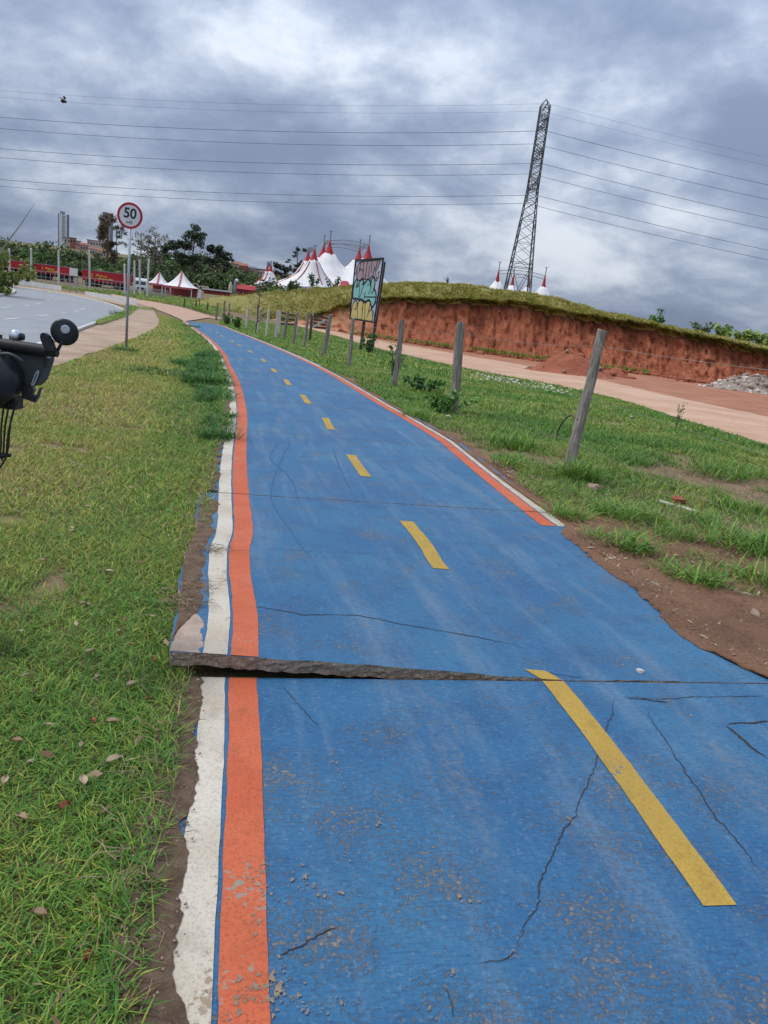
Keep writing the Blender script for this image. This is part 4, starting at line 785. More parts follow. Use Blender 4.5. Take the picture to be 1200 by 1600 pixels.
def trailer(bl, br, tl, tr, D0, D1, lab):
    BLp, BRp, TLp, TRp = atD(*bl, D0), atD(*br, D1), atD(*tl, D0), atD(*tr, D1); z0 = (BLp[2] + BRp[2]) / 2; z1 = (TLp[2] + TRp[2]) / 2; ax = BRp - BLp; ax[2] = 0; L = np.linalg.norm(ax); ax /= L; nr = np.array([ax[1], -ax[0], 0]); nr = nr if nr[1] < 0 else -nr
    c = (BLp + BRp) / 2; zg = float(gz(c[0], c[1])); c[2] = zg; t = empty('circus_trailer', c, lab, 'trailer', 'red circus trailers'); M = np.stack([ax, -nr, np.array([0, 0, 1.0])], 1); mid = c - nr * 1.25
    body = mk('body', box((mid[0], mid[1], (z0 + z1) / 2), (L, 2.5, z1 - z0), M), MATS['trailer_red'], parent=t)
    mk('top_rail', box((mid[0], mid[1], z1 + .04), (L, 2.55, .08), M), MATS['fence_grey'], parent=t); mk('chassis', box((mid[0], mid[1], z0 - .2), (L * .96, 1.2, .3), M), MATS['dark_tyre'], parent=t)
    up = np.array([0, 0, 1.0]); org = c.copy(); org[2] = (z0 + z1) / 2; S = (z1 - z0)
    def stroke(P, wd): return tube([org + ax * (x * S) + up * (y * S) + nr * .03 for x, y in smoothline(P, 1)], wd, 4)
    st = [stroke([(-1.05,.22),(-1.2,.05),(-1.1,-.15)], .10), stroke([(-.75,-.05),(-.6,.2),(-.45,-.02)], .10), stroke([(-.35,.15),(-.3,-.05),(-.1,.12),(-.05,-.05)], .10), stroke([(.05,.1),(.1,-.08),(.3,.1),(.35,-.1)], .09), stroke([(-.5,-.2),(-.3,-.12),(-.1,-.25)], .11), stroke([(0,-.12),(.1,-.28),(.3,-.14),(.4,-.3)], .11), stroke([(.5,-.1),(.55,-.3),(.8,-.14),(.85,-.3),(1.0,-.15)], .11)]
    mk('gold_script', join(*st), MATS['gold_script'], parent=body)
    for f in (-.36, -.28, .30):
        for sd in (0.15, 2.2): w_ = c + ax * (f * L) - nr * sd; mk('wheel', lathe((w_[0], w_[1], zg + .5), [(.5, -.15), (.5, .15)], 14, np.stack([ax, up, nr], 1)), MATS['dark_tyre'], parent=t)
    for f in (.42,): w_ = c + ax * (f * L) - nr * 1.25; mk('support_leg', box((w_[0], w_[1], (zg + z0) / 2), (.15, 1.6, z0 - zg), M), MATS['dark_tyre'], parent=t)
trailer((-40,412.5),(29,420.5),(-40,399.5),(29,408.5),135,132,'red trailer cut off by the picture\'s left edge'); trailer((53,424.5),(107,431.5),(52,411),(107,418.5),134,131,'red trailer with gold lettering in the middle of the three'); trailer((128,437),(195,445.5),(128.5,420),(195,429.5),126,123,'red trailer with gold lettering right of the small white board')
# low steel fence in front of the trailers: a top rail, a bottom rail and posts
def railing(A, B, D0, D1, n, h, lab):
    a = atD(*A, D0); b = atD(*B, D1); a[2] = gz(a[0], a[1]); b[2] = gz(b[0], b[1]); t = empty('site_railing', a, lab, 'railing')
    P = [a * (1-f) + b * f for f in np.linspace(0, 1, n)]; P = [np.array([p[0], p[1], float(gz(p[0], p[1]))]) for p in P]
    for z in (h, h * .5, .15): mk('rail', tube([p + np.array([0, 0, z]) for p in P], .035, 5), MATS['fence_grey'], parent=t)
    for p in P: mk('railing_post', tube([p - np.array([0, 0, .1]), p + np.array([0, 0, h + .05])], .045, 6), MATS['fence_grey'], parent=t)
railing((-60,427),(122,437), 124, 119, 26, 1.5, 'long grey railing below the red trailers'); railing((228,455),(262,459), 108, 106, 14, 1.1, 'short grey railing below the smaller white canopy'); railing((122,440),(208,452), 117, 112, 14, 1.4, 'grey railing below the right red trailer')
sbp = at(118, 459); sbt = atY(121, 432, sbp[1]); wb = empty('white_notice_board', sbp, 'small blank white board on two thin posts, between red trailers', 'sign board')
DB = math.hypot(sbp[0], sbp[1]); q = [atD(x, y, DB) for x, y in ((108.5,418.5),(121.5,420),(121,432),(108.5,430.5))]; nb_ = np.array([-sbp[0], -sbp[1], 0]) / DB
mk('panel', prism(q, nb_, .06), MATS['sign_white'], parent=wb); mk('bottom_rail', bar(q[3] - nb_ * .1, q[2] - nb_ * .1, .1, .25), MATS['dark_tyre'], parent=wb)
for f in (.1, .9): p = q[0] * (1-f) + q[1] * f - nb_ * .12; b = p.copy(); b[2] = gz(b[0], b[1]) - .1; mk('post', bar(b, p - np.array([0, 0, .1]), .10), MATS['fence_grey'], parent=wb)
def truck(b, t_, wd, lab):
    B = at(*b); D = math.hypot(B[0], B[1]); k_ = (atD(*t_, D)[2] - B[2]) / 3.2; h = 3.2; t = empty('truck_cab', B, lab, 'truck'); u = B[:2] / D; r = np.array([u[1], -u[0], 0]); f = np.array([u[0], u[1], 0.0]); M = np.stack([r, f, np.array([0, 0, 1.0])], 1); P = lambda x, y, z: B + (r * x + f * y + np.array([0, 0, z])) * k_
    bx = lambda c, sz: box(c, tuple(v * k_ for v in sz), M)
    prof = [(0, .55), (-.12, 1.3), (0, 1.75), (.28, 2.75), (.7, h), (2.1, h), (2.1, .55)]
    V = [P(s * wd / 2, y, z) for s in (-1, 1) for y, z in prof]; n = len(prof); F = [tuple(range(n)), tuple(range(2*n-1, n-1, -1))] + [(i, i+n, (i+1) % n + n, (i+1) % n) for i in range(n)]
    mk('cab_body', (V, F), MATS['truck_white'], parent=t); mk('windscreen', prism([P(-wd*.44, -.03, 1.8), P(wd*.44, -.03, 1.8), P(wd*.42, .18, 2.5), P(-wd*.42, .18, 2.5)], -f, .02), MATS['window_dark'], parent=t)
    mk('grille', bx(P(0, -.12, 1.05), (wd * .6, .08, .4)), MATS['window_dark'], parent=t); mk('bumper', bx(P(0, -.15, .6), (wd * 1.02, .25, .35)), MATS['fence_grey'], parent=t)
    for s in (-1, 1):
        mk('headlight', bx(P(s * wd * .4, -.18, .85), (.3, .06, .2)), MATS['sign_white'], parent=t); mk('mirror', bx(P(s * (wd / 2 + .2), .2, 2.2), (.2, .1, .6)), MATS['dark_tyre'], parent=t); mk('wheel', lathe(P(s * wd * .42, .7, .5), [(.5 * k_, -.14), (.5 * k_, .14)], 14, np.stack([f, np.array([0, 0, 1.0]), r], 1)), MATS['dark_tyre'], parent=t)
truck((219.5,458), (220,434.5), 2.5, 'white truck cab parked facing us, between white poles'); truck((276,459.5), (276,447), 2.9, 'white truck partly hidden under the larger canopy')
# ticket booths, letters, small white spires
def booth(x0, x1, yt, yb, D, mat, roof, lab, name='ticket_booth', pitched=False):
    A = atD(x0, yb, D); B = atD(x1, yb, D); T = atD((x0 + x1) / 2, yt, D); c = (A + B) / 2; zg = float(gz(c[0], c[1])); L = np.linalg.norm((B - A)[:2]); ax = (B - A) / np.linalg.norm(B - A); ax[2] = 0; nr = np.array([-ax[1], ax[0], 0]); M = np.stack([ax, nr, np.array([0, 0, 1.0])], 1); t = empty(name, (c[0], c[1], zg), lab, 'booth')
    h = T[2] - zg; mk('wall', box((c[0], c[1], zg + h / 2), (L, 3, h), M), MATS[mat], parent=t)
    if pitched:
        V = [c * [1, 1, 0] + ax * s * (L / 2 + .2) + nr * y + np.array([0, 0, zg + h + z]) for s in (-1, 1) for y, z in ((-1.8, 0), (0, .9), (1.8, 0))]; mk('roof', (V, [(0, 1, 2), (5, 4, 3), (0, 3, 4, 1), (1, 4, 5, 2), (2, 5, 3, 0)]), MATS[roof], parent=t)
    else: mk('roof', box((c[0], c[1], zg + h + .12), (L + .6, 3.8, .24), M), MATS[roof], parent=t)
    for f in (-.3, 0, .3): p = np.array([c[0], c[1], zg + h * .55]) + ax * (f * L) - nr * 1.5; mk('window', box(p, (L * .14, .08, h * .4), M), MATS['window_dark'], parent=t)
pm('booth_red', (.36, .03, .03), (.28, .022, .024), .6, .6, .05)
booth(318, 360, 454.5, 459, 150, 'booth_red', 'barrier_white', 'low red booth with a flat white roof'); booth(371, 397, 452.5, 460, 160, 'booth_red', 'booth_red', 'red gabled booth left of the striped tent', pitched=True); booth(296, 309, 451, 459, 140, 'booth_red', 'booth_red', 'small red booth right of the white canopies')
B_ = atD(313, 449, 152); zg = float(gz(B_[0], B_[1])); lt = empty('letter_sign', (B_[0], B_[1], zg), 'cream coloured standing letters above the low red booth', 'sign'); u = B_[:2] / np.linalg.norm(B_[:2]); M_ = np.stack([np.array([u[1], -u[0], 0]), np.array([0, 0, 1.0]), np.array([-u[0], -u[1], 0])], 1)
pm('cream_paint', (.50, .44, .34), (.42, .36, .27), 1, .7, .05); put_text('Circo', 1.35, B_ + np.array([0, 0, .1]), M_, 0, MATS['cream_paint'], lt, 'letters', ext=.15, bold=.04, sxy=(1.0, 1.0))
mk('support', join(*[bar((B_[0] + M_[0, 0] * s, B_[1] + M_[1, 0] * s, zg), (B_[0] + M_[0, 0] * s, B_[1] + M_[1, 0] * s, B_[2] - .4), .12) for s in (-1.3, 0, 1.3)]), MATS['fence_grey'], parent=lt)
def spire(b, t, r, D, mat, lab):
    B = atD(*b, D); B[2] = gz(B[0], B[1]); T = atD(*t, D); h = T[2] - B[2]; mk('pennant_spire', lathe(B, [(r, 0), (r * .95, h * .5), (r * .75, h * .75), (r * .3, h * .93), (.03, h)], 12), MATS[mat], org=B, label=lab, cat='ornament', smooth=True)
spire((359.5,459),(360,439.5), .42, 155, 'cream_paint', 'cream inflatable pillar beside the low red booth'); spire((366,459),(366.5,436.5), .25, 157, 'fence_grey', 'thin grey pillar right of the cream pillar'); spire((391.5,457),(391.5,445), .6, 165, 'tent_white', 'little white pointed tent top behind the red gabled booth')
B_ = atD(370, 455, 160); T_ = atD(370, 438.5, 160); zg = float(gz(B_[0], B_[1])); gl = empty('globe_lamp', (B_[0], B_[1], zg), 'white globe lamp on a thin post by the red gabled booth', 'lamp'); mk('post', tube([(B_[0], B_[1], zg), T_], .06, 6), MATS['fence_grey'], parent=gl); mk('globe', lathe(T_ - np.array([0, 0, .35]), [(.35 * math.sin(a), .35 - .35 * math.cos(a)) for a in np.linspace(.1, math.pi - .1, 9)], 12), MATS['sign_white'], parent=gl, smooth=True)
p = at(313, 484); q = atY(313.5, 462, p[1]); wsn = empty('small_white_board', p, 'small white upright board on a stake beside the dusty path', 'sign board'); Dq = math.hypot(p[0], p[1]); nb_ = -np.array([p[0], p[1], 0]) / Dq
mk('stake', bar(p - np.array([0, 0, .1]), atD(311, 466, Dq) - nb_ * .05, .07), MATS['dark_wood'], parent=wsn); mk('panel', prism([atD(*z, Dq) for z in ((310,452),(315.5,452.5),(313,466.5),(307.5,465.5))], nb_, .04), MATS['sign_white'], parent=wsn)

# ================================================================== trees, wood and houses on the far slope
BARK = pm('bark', (.12, .095, .075), (.18, .15, .12), 3, .95, .6, co='Object'); rg2 = np.random.default_rng(5)
cr_, nw = [], 0; WV, WF, WT = [], [], []
wood_top = [(-120,366),(0,368),(30,372),(60,376),(85,376),(110,383),(135,391),(165,396),(190,389),(230,388),(270,387),(310,389),(345,397),(365,414),(400,424),(440,425),(470,430),(500,440)]
WG = [(.05, .085, .022), (.065, .12, .028), (.09, .15, .033), (.04, .07, .024)]
for x in np.arange(-130, 500, 9.0):
    for layer in range(3):
        D = (240, 205, 175)[layer] + rg2.uniform(-10, 10); yt = ipx(wood_top, x) + (0, 12, 26)[layer] + rg2.uniform(-3, 5)
        T = atD(x + rg2.uniform(-4, 4), yt, D); zg = float(gz(T[0], T[1])); h = max(2.5, T[2] - zg); r = rg2.uniform(2.2, 3.6) * (1.1 if layer == 0 else 1)
        C = [(T[0] + rg2.normal() * r * .5, T[1] + rg2.normal() * r * .5, zg + h - r * .6 * rg2.uniform(.8, 1.6) - q * h * .18, r * rg2.uniform(.5, .95), r * rg2.uniform(.5, .95), r * rg2.uniform(.45, .8)) for q in range(5)]
        c = np.array(WG[rg2.integers(0, 4)]) * rg2.uniform(.8, 1.25)
        if x < 30 and layer == 2: c = np.array((.15, .17, .03))
        if layer == 1 and 20 < x < 75: c = np.array((.07, .14, .03))
        V, F, T_ = leaves(C, 420, .42, c, .35, .6, rg2); WV.append(V); WF.append(F + nw); WT.append(T_); nw += len(V)
mk('wood', (np.concatenate(WV), np.concatenate(WF)), LEAF, label='dense dark green wood behind the red trailers', cat='wood', kind='stuff', tint=np.clip(np.concatenate(WT), 0, 1))
def limbs(B, H, n, spread, r0, up=.55, seed=0, lean=(0, 0)):
    rg = np.random.default_rng(seed); tr = [B + np.array([lean[0] * f + math.sin(f * 4 + seed) * .02 * H, lean[1] * f, H * f]) for f in np.linspace(-.02, 1, 8)]; parts = [tube(tr, np.linspace(r0, r0 * .25, 8), 7)]; tips = [tr[-1]]
    for q in range(n):
        f = rg.uniform(up * .6, .95); p = B + np.array([lean[0] * f, lean[1] * f, H * f]); a = rg.uniform(0, 6.283); L = spread * rg.uniform(.6, 1.1) * (1.15 - f * .5); e = p + np.array([math.cos(a) * L, math.sin(a) * L, L * rg.uniform(.35, .9)]); m = p * .5 + e * .5 + np.array([0, 0, -.06 * L])
        parts.append(tube([p, m, e], [r0 * .35, r0 * .22, r0 * .08], 5)); tips.append(e)
        e2 = m + (e - p) * .4 + rg.normal(size=3) * L * .2; parts.append(tube([m, e2], [r0 * .18, r0 * .06], 4)); tips.append(e2)
    return join(*parts), tips
def tree(b, t, D, n, spread, r0, lab, nl, ls, col, blob, seed, name='tree', up=.45, lean=(0, 0), bark=None):
    T = atD(*t, D); B = np.array([T[0], T[1], float(gz(T[0], T[1]))]) if b is None else at(*b); H = T[2] - B[2] - (blob * .5 if nl else 0); tr = empty(name, B, lab, 'tree'); tk, tips = limbs(B, H, n, spread, r0, up, seed, lean); mk('trunk', tk, bark or BARK, parent=tr)
    if nl:
        rg = np.random.default_rng(seed); C = [(*(p + rg.normal(size=3) * blob * .15), blob * rg.uniform(.5, 1), blob * rg.uniform(.5, 1), blob * rg.uniform(.35, .7)) for p in tips]; V, F, T_ = leaves(C, nl, ls, col, .35, .5, rg); mk('crown', (V, F), LEAF, parent=tr, tint=np.clip(T_, 0, 1))
tree(None, (305,353), 190, 16, 3.4, .28, 'tall open eucalyptus rising above the wood, right of the sign', 2600, .24, (.05, .068, .032), 1.25, 3, up=.5)
tree(None, (276,384), 185, 9, 3.0, .22, 'lower round crowned tree just left of the tall eucalyptus', 1500, .26, (.035, .055, .022), 1.25, 4, up=.6)
tree(None, (290,377), 188, 9, 2.6, .2, 'dark spreading tree touching the tall eucalyptus on its left', 1100, .26, (.035, .052, .022), 1.1, 14, up=.6)
tree(None, (328,382), 192, 10, 3.4, .22, 'flat topped tree just right of the tall eucalyptus', 1500, .26, (.04, .055, .026), 1.2, 5, up=.6)
tree(None, (345,390), 200, 9, 3.4, .22, 'small dark umbrella shaped tree at the wood\'s right end', 1300, .26, (.032, .048, .024), 1.2, 6, up=.65)
for i, (x, y) in enumerate(((222,364),(233,370),(243,362),(256,368))): tree(None, (x, y), 180 + i * 4, 14, 2.6, .2, ('leftmost of four nearly bare grey trees, next to the sign pole', 'second of four nearly bare grey trees, right of the sign', 'third of four nearly bare grey trees, right of the sign', 'rightmost of four nearly bare grey trees, right of the sign')[i], 420, .2, (.12, .11, .075), 1.0, 20 + i, up=.45, bark=pm('grey_bark', (.20, .18, .155), (.27, .245, .21), 3, .95, .4))
tree(None, (168,334), 210, 22, 2.2, .35, 'tall slim brown leaved tree in front of the pale tower', 2600, .26, (.13, .10, .055), 1.3, 31, up=.3)
tree(None, (183,352), 215, 10, 2.4, .2, 'thin airy tree beside the slim brown tree', 700, .22, (.07, .085, .045), 1.0, 32, up=.5)
tree(None, (467,388), 290, 16, 3.6, .3, 'dark monkey puzzle like tree left of the entrance tent', 1900, .26, (.035, .055, .028), 1.1, 33, up=.35)
tree(None, (440,416), 270, 8, 2.6, .3, 'round dark crowned tree between the small tent and entrance tent', 1500, .3, (.022, .034, .018), 1.6, 34, up=.7)
tree((-22,446), (4,318), 62, 12, 2.0, .10, 'sparse young tree with few leaves at the left edge', 240, .16, (.16, .22, .05), .6, 35, up=.35, bark=MATS['grey_bark'])
b0 = atD(10, 380, 60); b1 = atD(54, 318, 60); bb = np.array([atD(-22,440,60)[0], atD(-22,440,60)[1], 0.]); bb[2] = gz(bb[0], bb[1]); mk('bare_branch', tube([bb, atD(-8,408,60), b0, b0 * .5 + b1 * .5 + np.array([0, 0, -.1]), b1], [.06, .055, .05, .035, .01], 6), MATS['grey_bark'], org=bb, label='long bare leaning branch pointing up right at left edge', cat='branch')
# tower blocks and houses
pm('tower_white', (.72, .74, .78), (.66, .68, .72), .1, .8, .05); pm('tower_beige', (.46, .40, .36), (.40, .34, .31), .1, .8, .05); pm('tower_grey', (.20, .22, .27), (.17, .19, .23), .1, .8, .05); pm('brick_orange', (.32, .14, .09), (.26, .11, .075), .3, .9, .1); pm('roof_tile', (.30, .12, .08), (.22, .09, .065), .5, .9, .2); pm('plaster', (.50, .44, .40), (.42, .36, .33), .2, .9, .1); pm('plaster_pink', (.46, .30, .27), (.38, .25, .22), .2, .9, .1); pm('roof_dark', (.10, .105, .125), (.14, .14, .15), .4, .9, .1)
def tower(xl, xr, yt, yb, D, wall, lab, nf, depth):
    A = atD(xl, yb, D); B = atD(xr, yb, D); T = atD((xl + xr) / 2, yt, D); c = (A + B) / 2; zb = float(gz(c[0], c[1])) - 2; L = np.linalg.norm((B - A)[:2]); u = c[:2] / np.linalg.norm(c[:2]); rr = np.array([u[1], -u[0], 0]); ff = np.array([u[0], u[1], 0]); M = np.stack([rr, ff, np.array([0, 0, 1.0])], 1); t = empty('tower_block', (c[0], c[1], zb), lab, 'building'); P = lambda x, y, z: np.array([c[0], c[1], 0]) + rr * x + ff * y + np.array([0, 0, z])
    zt = T[2]; mk('wall', box(P(0, depth / 2, (zb + zt) / 2), (L, depth, zt - zb), M), MATS[wall], parent=t); mk('roof_plant', box(P(-L * .1, depth / 2, zt + .9), (L * .45, depth * .5, 1.8), M), MATS['tower_grey'], parent=t)
    mk('pilaster', box(P(-L * .46, -.15, (zb + zt) / 2), (L * .08, .3, zt - zb), M), MATS['tower_grey'], parent=t); mk('pilaster', box(P(L * .40, -.15, (zb + zt) / 2), (L * .20, .3, zt - zb), M), MATS['tower_grey'], parent=t)
    for q in range(nf):
        z = A[2] + (zt - A[2]) * (q + .5) / nf
        w_ = mk('window', box(P(-L * .02, -.12, z), (L * .22, .24, (zt - A[2]) / nf * .5), M), MATS['window_dark'], parent=t)
        mk('balcony', box(P(-L * .02, -.5, z - (zt - A[2]) / nf * .38), (L * .30, 1.0, .5), M), MATS['tower_white'], parent=t)
tower(90.5, 108, 334.5, 373, 620, 'tower_white', 'white tower block with a stripe of dark windows, on the skyline', 15, 9); tower(155, 176, 336, 392, 560, 'tower_beige', 'pale beige tower block behind the slim brown tree', 18, 9)
def house(xl, xr, yt, yb, D, wall, roof, lab, flat=False):
    A = atD(xl, yb, D); B = atD(xr, yb, D); T = atD((xl + xr) / 2, yt, D); c = (A + B) / 2; zb = min(float(gz(c[0], c[1])), A[2]) - 1; L = np.linalg.norm((B - A)[:2]); u = c[:2] / np.linalg.norm(c[:2]); rr = np.array([u[1], -u[0], 0]); ff = np.array([u[0], u[1], 0]); M = np.stack([rr, ff, np.array([0, 0, 1.0])], 1); t = empty('house', (c[0], c[1], zb), lab, 'house', 'houses on the far slope'); P = lambda x, y, z: np.array([c[0], c[1], 0]) + rr * x + ff * y + np.array([0, 0, z]); zt = T[2]; rh = 0 if flat else (zt - A[2]) * .3; zw = zt - rh
    mk('wall', box(P(0, 3, (zb + zw) / 2), (L, 6, zw - zb), M), MATS[wall], parent=t)
    if flat: mk('roof', box(P(0, 3, zw + .15), (L + .5, 6.5, .3), M), MATS[roof], parent=t)
    else: mk('roof', ([P(-L/2-.3, -.4, zw), P(L/2+.3, -.4, zw), P(L/2+.3, 6.4, zw), P(-L/2-.3, 6.4, zw), P(-L/2-.3, 3, zt), P(L/2+.3, 3, zt)], [(0, 1, 5, 4), (2, 3, 4, 5), (1, 2, 5), (3, 0, 4), (3, 2, 1, 0)]), MATS[roof], parent=t)
    nw_ = max(1, int((xr - xl) / 4)); 
    for q in range(nw_):
        for lv in range(max(1, int((zw - A[2]) / 3.2))): mk('window', box(P((q + .5 - nw_ / 2) * L / nw_, -.05, zw - 1.6 - lv * 3), (L / nw_ * .4, .16, 1.3), M), MATS['window_dark'], parent=t)
for a in [(109,119,372,387,480,'brick_orange','roof_dark','narrow orange brick house just right of the white tower',True),(118,126,377,390,470,'plaster_pink','roof_dark','narrow pinkish house right of the orange brick house',True),(125,138,379,390,460,'plaster_pink','roof_tile','pink house with a tiled roof, left of the dark roofed one',False),(136,158,376,388,500,'plaster','roof_dark','long pale house under a dark flat roof',True),(140,152,386,394,420,'plaster','roof_tile','small plastered house below the dark flat roof',False),(153,166,388,400,400,'plaster','roof_tile','plastered house at the foot of the slim brown tree',False),(100,110,372,382,500,'plaster','roof_dark','pale low building at the white tower\'s foot',True),
          (352,366,412,424,330,'plaster','roof_dark','pale house at the left end of the right-hand hillside row',True),(362,376,408,422,340,'plaster','roof_tile','taller house with tiled roof in the hillside row',False),(374,386,411,424,330,'brick_orange','roof_tile','orange brick house in the hillside row',False),(384,400,416,426,335,'plaster_pink','roof_dark','wide low house with dark roof, right in the hillside row',False),(398,414,421,429,340,'plaster','roof_dark','farthest right pale house before the striped tent',True)]: house(*a)

# ================================================================== bare soil, mounds and rubble on the right
k = NB('brown_soil'); c = k.coord('World'); col = k.mix(k.ramp(k.noise(c, 2.2, 6), .38, .64), (.16, .08, .045), (.25, .13, .072)); col = k.mix(k.ramp(k.noise(c, 70, 5, .7), .55, .72), col, (.33, .23, .15)); col = k.mix(k.math('MULTIPLY', k.ramp(k.noise(c, 28, 5), .55, .7), .7), col, (.085, .052, .034))
k.fin(col, .97, k.bump(k.noise(c, 45, 6, .7), 1.0, .03, k.bump(k.noise(c, 6, 5), .6, .08)))
S_ = np.linspace(0, SR0 + 16, 1100); m = 44; T_ = np.linspace(0, 1, m); wid = 1.9 * ss((SR0 + 2.2 - S_) / 3.0) + .18
Lm = (wE(S_) - .10)[:, None] * (1 - T_) + (wE(S_) + wid * (.75 + .5 * fbm(S_ * 2, S_ * 0, 15)))[:, None] * T_; Lm[:, 0] = wE(S_) - .06 + (fbm(S_ * 5, S_ * 0, 17) - .5) * .07 * ss((SR0 + .6 - S_) / .6) + (fbm(S_ * 22, S_ * 0, 18, 5) - .5) * .06
Sm = np.repeat(S_[:, None], m, 1); P = pp(Lm, Sm); P[..., 2] = gz(P[..., 0], P[..., 1]) + .052 * (1 - ss(T_ * 1.2))[None, :] + .010 + ((fbm(Lm * 5, Sm * 5, 19, 5) - .45) * .05 + (fbm(Lm * 30, Sm * 30, 23) - .5) * .018) * np.sin(np.pi * np.clip(T_, .06, .94))[None, :]; P[:, 0, 2] = gz(P[:, 0, 0], P[:, 0, 1]) + .0535
mk('verge_soil', grid(P), MATS['brown_soil'], smooth=True, kind='structure')
def mound(cx_, D, wpx, h, mat, lab, name, seed, fr=.25, nst=0, stone=None, cat='mound', deep=.55):
    B = at(*cx_); d = math.hypot(B[0], B[1]); rx = wpx / FPX * d / 2; n = 40; r = np.linspace(0, 1, 16); a = np.linspace(0, 2*math.pi, n + 1); rg = np.random.default_rng(seed)
    u = np.array([B[0], B[1]]) / d; v = np.array([u[1], -u[0]]); ct = B[:2] + u * rx * deep; X = ct[0] + np.outer(r, np.cos(a)) * v[0] * rx + np.outer(r, np.sin(a)) * u[0] * rx * deep; Y = ct[1] + np.outer(r, np.cos(a)) * v[1] * rx + np.outer(r, np.sin(a)) * u[1] * rx * deep
    Z = gz(X, Y) - .03 + h * (1 - ss(r))[:, None] * (.6 + .8 * fbm(X * .9, Y * .9, seed)) + (fbm(X * 4, Y * 4, seed + 2) - .5) * fr * (1 - r ** 3)[:, None]; Z[:, -1] = Z[:, 0]
    t = empty(name, (ct[0], ct[1], float(gz(*ct))), lab, cat); mk('heap', grid(np.dstack([X, Y, Z])), MATS[mat], parent=t, smooth=False)
    for q in range(nst):
        i, j = int(15 * math.sqrt(rg.random())), rg.integers(0, n); sz = rg.uniform(.05, .17) * (2.0 if q == 0 else 1); mk('stone', rock((X[i, j], Y[i, j], Z[i, j] + sz * .1), sz, seed * 100 + q, 1, .7), MATS[stone[q % len(stone)]], parent=t)
pm('rubble_grey', (.33, .27, .225), (.24, .19, .155), 2.5, .95, .8); pm('stone_pale', (.60, .55, .50), (.50, .45, .40), 4, .9, .4); pm('stone_brown', (.30, .21, .155), (.22, .15, .11), 4, .95, .5); pm('mound_red', (.34, .115, .065), (.25, .08, .045), 1.2, .97, .9, bs=9, d=.08)
mound((890,587), 0, 170, .95, 'mound_red', 'long mound of loose red earth at the foot of the bank', 'earth_mound', 3, .3, 26, ['mound_red', 'stone_brown']); mound((960,590), 0, 70, .5, 'mound_red', 'small red earth heap at the right end of the long mound', 'earth_mound', 4, .25, 10, ['mound_red'])
mound((1172,614), 0, 150, .85, 'rubble_grey', 'grey pile of broken rubble on the red yard', 'rubble_pile', 5, .45, 240, ['stone_pale', 'rubble_grey', 'stone_brown', 'rubble_grey'])
cl_ = []; rgc = np.random.default_rng(21)
for q in range(260):
    i_ = int(rgc.integers(int(NC * .2), int(NC * .95))); b_ = FP[i_, 1].copy(); b_[:2] -= DV[i_] * abs(rgc.normal()) * .7; b_[2] = gz(b_[0], b_[1]) + .05; cl_.append(rock(b_, rgc.uniform(.05, .22) * (1 if rgc.random() < .9 else 1.8), 5000 + q, 1, .75))
mk('fallen_clods', join(*cl_), MATS['mound_red'], label='red earth clods fallen along the foot of the cut bank', cat='clods', kind='stuff')
# broken white stones spilled along the grass edge of the dirt road
V_, F_ = [], []; rgd = np.random.default_rng(8); st = []
for q in range(150):
    f = rgd.random(); x = 745 + 140 * f + rgd.normal() * 8; y = 588 + 26 * f + rgd.normal() * 3.0; p = at(x, y); st.append(rock(p + np.array([0, 0, .03]), rgd.uniform(.03, .075), 700 + q, 1, .6))
mk('spilled_stones', join(*st), MATS['stone_pale'], label='scatter of small white stones along the dirt road edge', cat='stones', kind='stuff')
# pebbles, dry stalks and leaf crumbs
def litter(name, pts, lab, n_seed, mats, size, kind='stuff'):
    pass
pm('straw', (.30, .22, .135), (.20, .135, .085), 20, .9, .2); pm('dead_leaf', (.24, .145, .085), (.34, .235, .15), 18, .8, .3); pm('pale_leaf', (.42, .33, .22), (.34, .26, .17), 18, .8, .3); pm('red_leaf', (.26, .075, .04), (.20, .06, .035), 18, .8, .3)
rgl = np.random.default_rng(9); peb, straw = [], []
def addstraw(p, L, a, lift_=.004):
    e = np.array([math.cos(a) * L, math.sin(a) * L, rgl.uniform(-.002, .012)]); m = p + e * .5 + np.array([rgl.normal() * L * .12, rgl.normal() * L * .12, .006]); straw.append(tube([p, m, p + e], [.0011, .0014, .0007], 3, False))
for q in range(900):                         # along the left edge soil
    s_ = rgl.uniform(0, 1) ** 1.6 * 9 + .6; l_ = wL(s_) - rgl.uniform(.15, .32); 
    if J1 - .02 < s_ < J1 + .35: continue
    p = pp(l_, s_); p[2] = gz(p[0], p[1]) + .072; addstraw(p, rgl.uniform(.02, .10), rgl.uniform(0, 6.28))
for q in range(260):                         # the two clots of torn turf on the lifted slab
    c_ = [(sAt(310, 955), -.165), (sAt(290, 985), -.20), (sAt(345, 876), -.10)][q % 3]; s_ = c_[0] + rgl.normal() * .05; l_ = wL(s_) + c_[1] + rgl.normal() * .055; p = pp(l_, s_, .008 + abs(rgl.normal()) * .008); addstraw(p, rgl.uniform(.02, .08), rgl.uniform(0, 6.28))
for q in range(900):                         # right verge
    s_ = rgl.uniform(.8, 12); l_ = wE(s_) + rgl.uniform(.02, 1.6); p = pp(l_, s_); p[2] = gz(p[0], p[1]) + .02 + .045 * math.exp(-(l_ - wE(s_)) / .6); addstraw(p, rgl.uniform(.02, .09), rgl.uniform(0, 6.28))
mk('dry_stalks', join(*straw), MATS['straw'], label='dry stalks and roots lying along both path edges', cat='plant litter', kind='stuff')
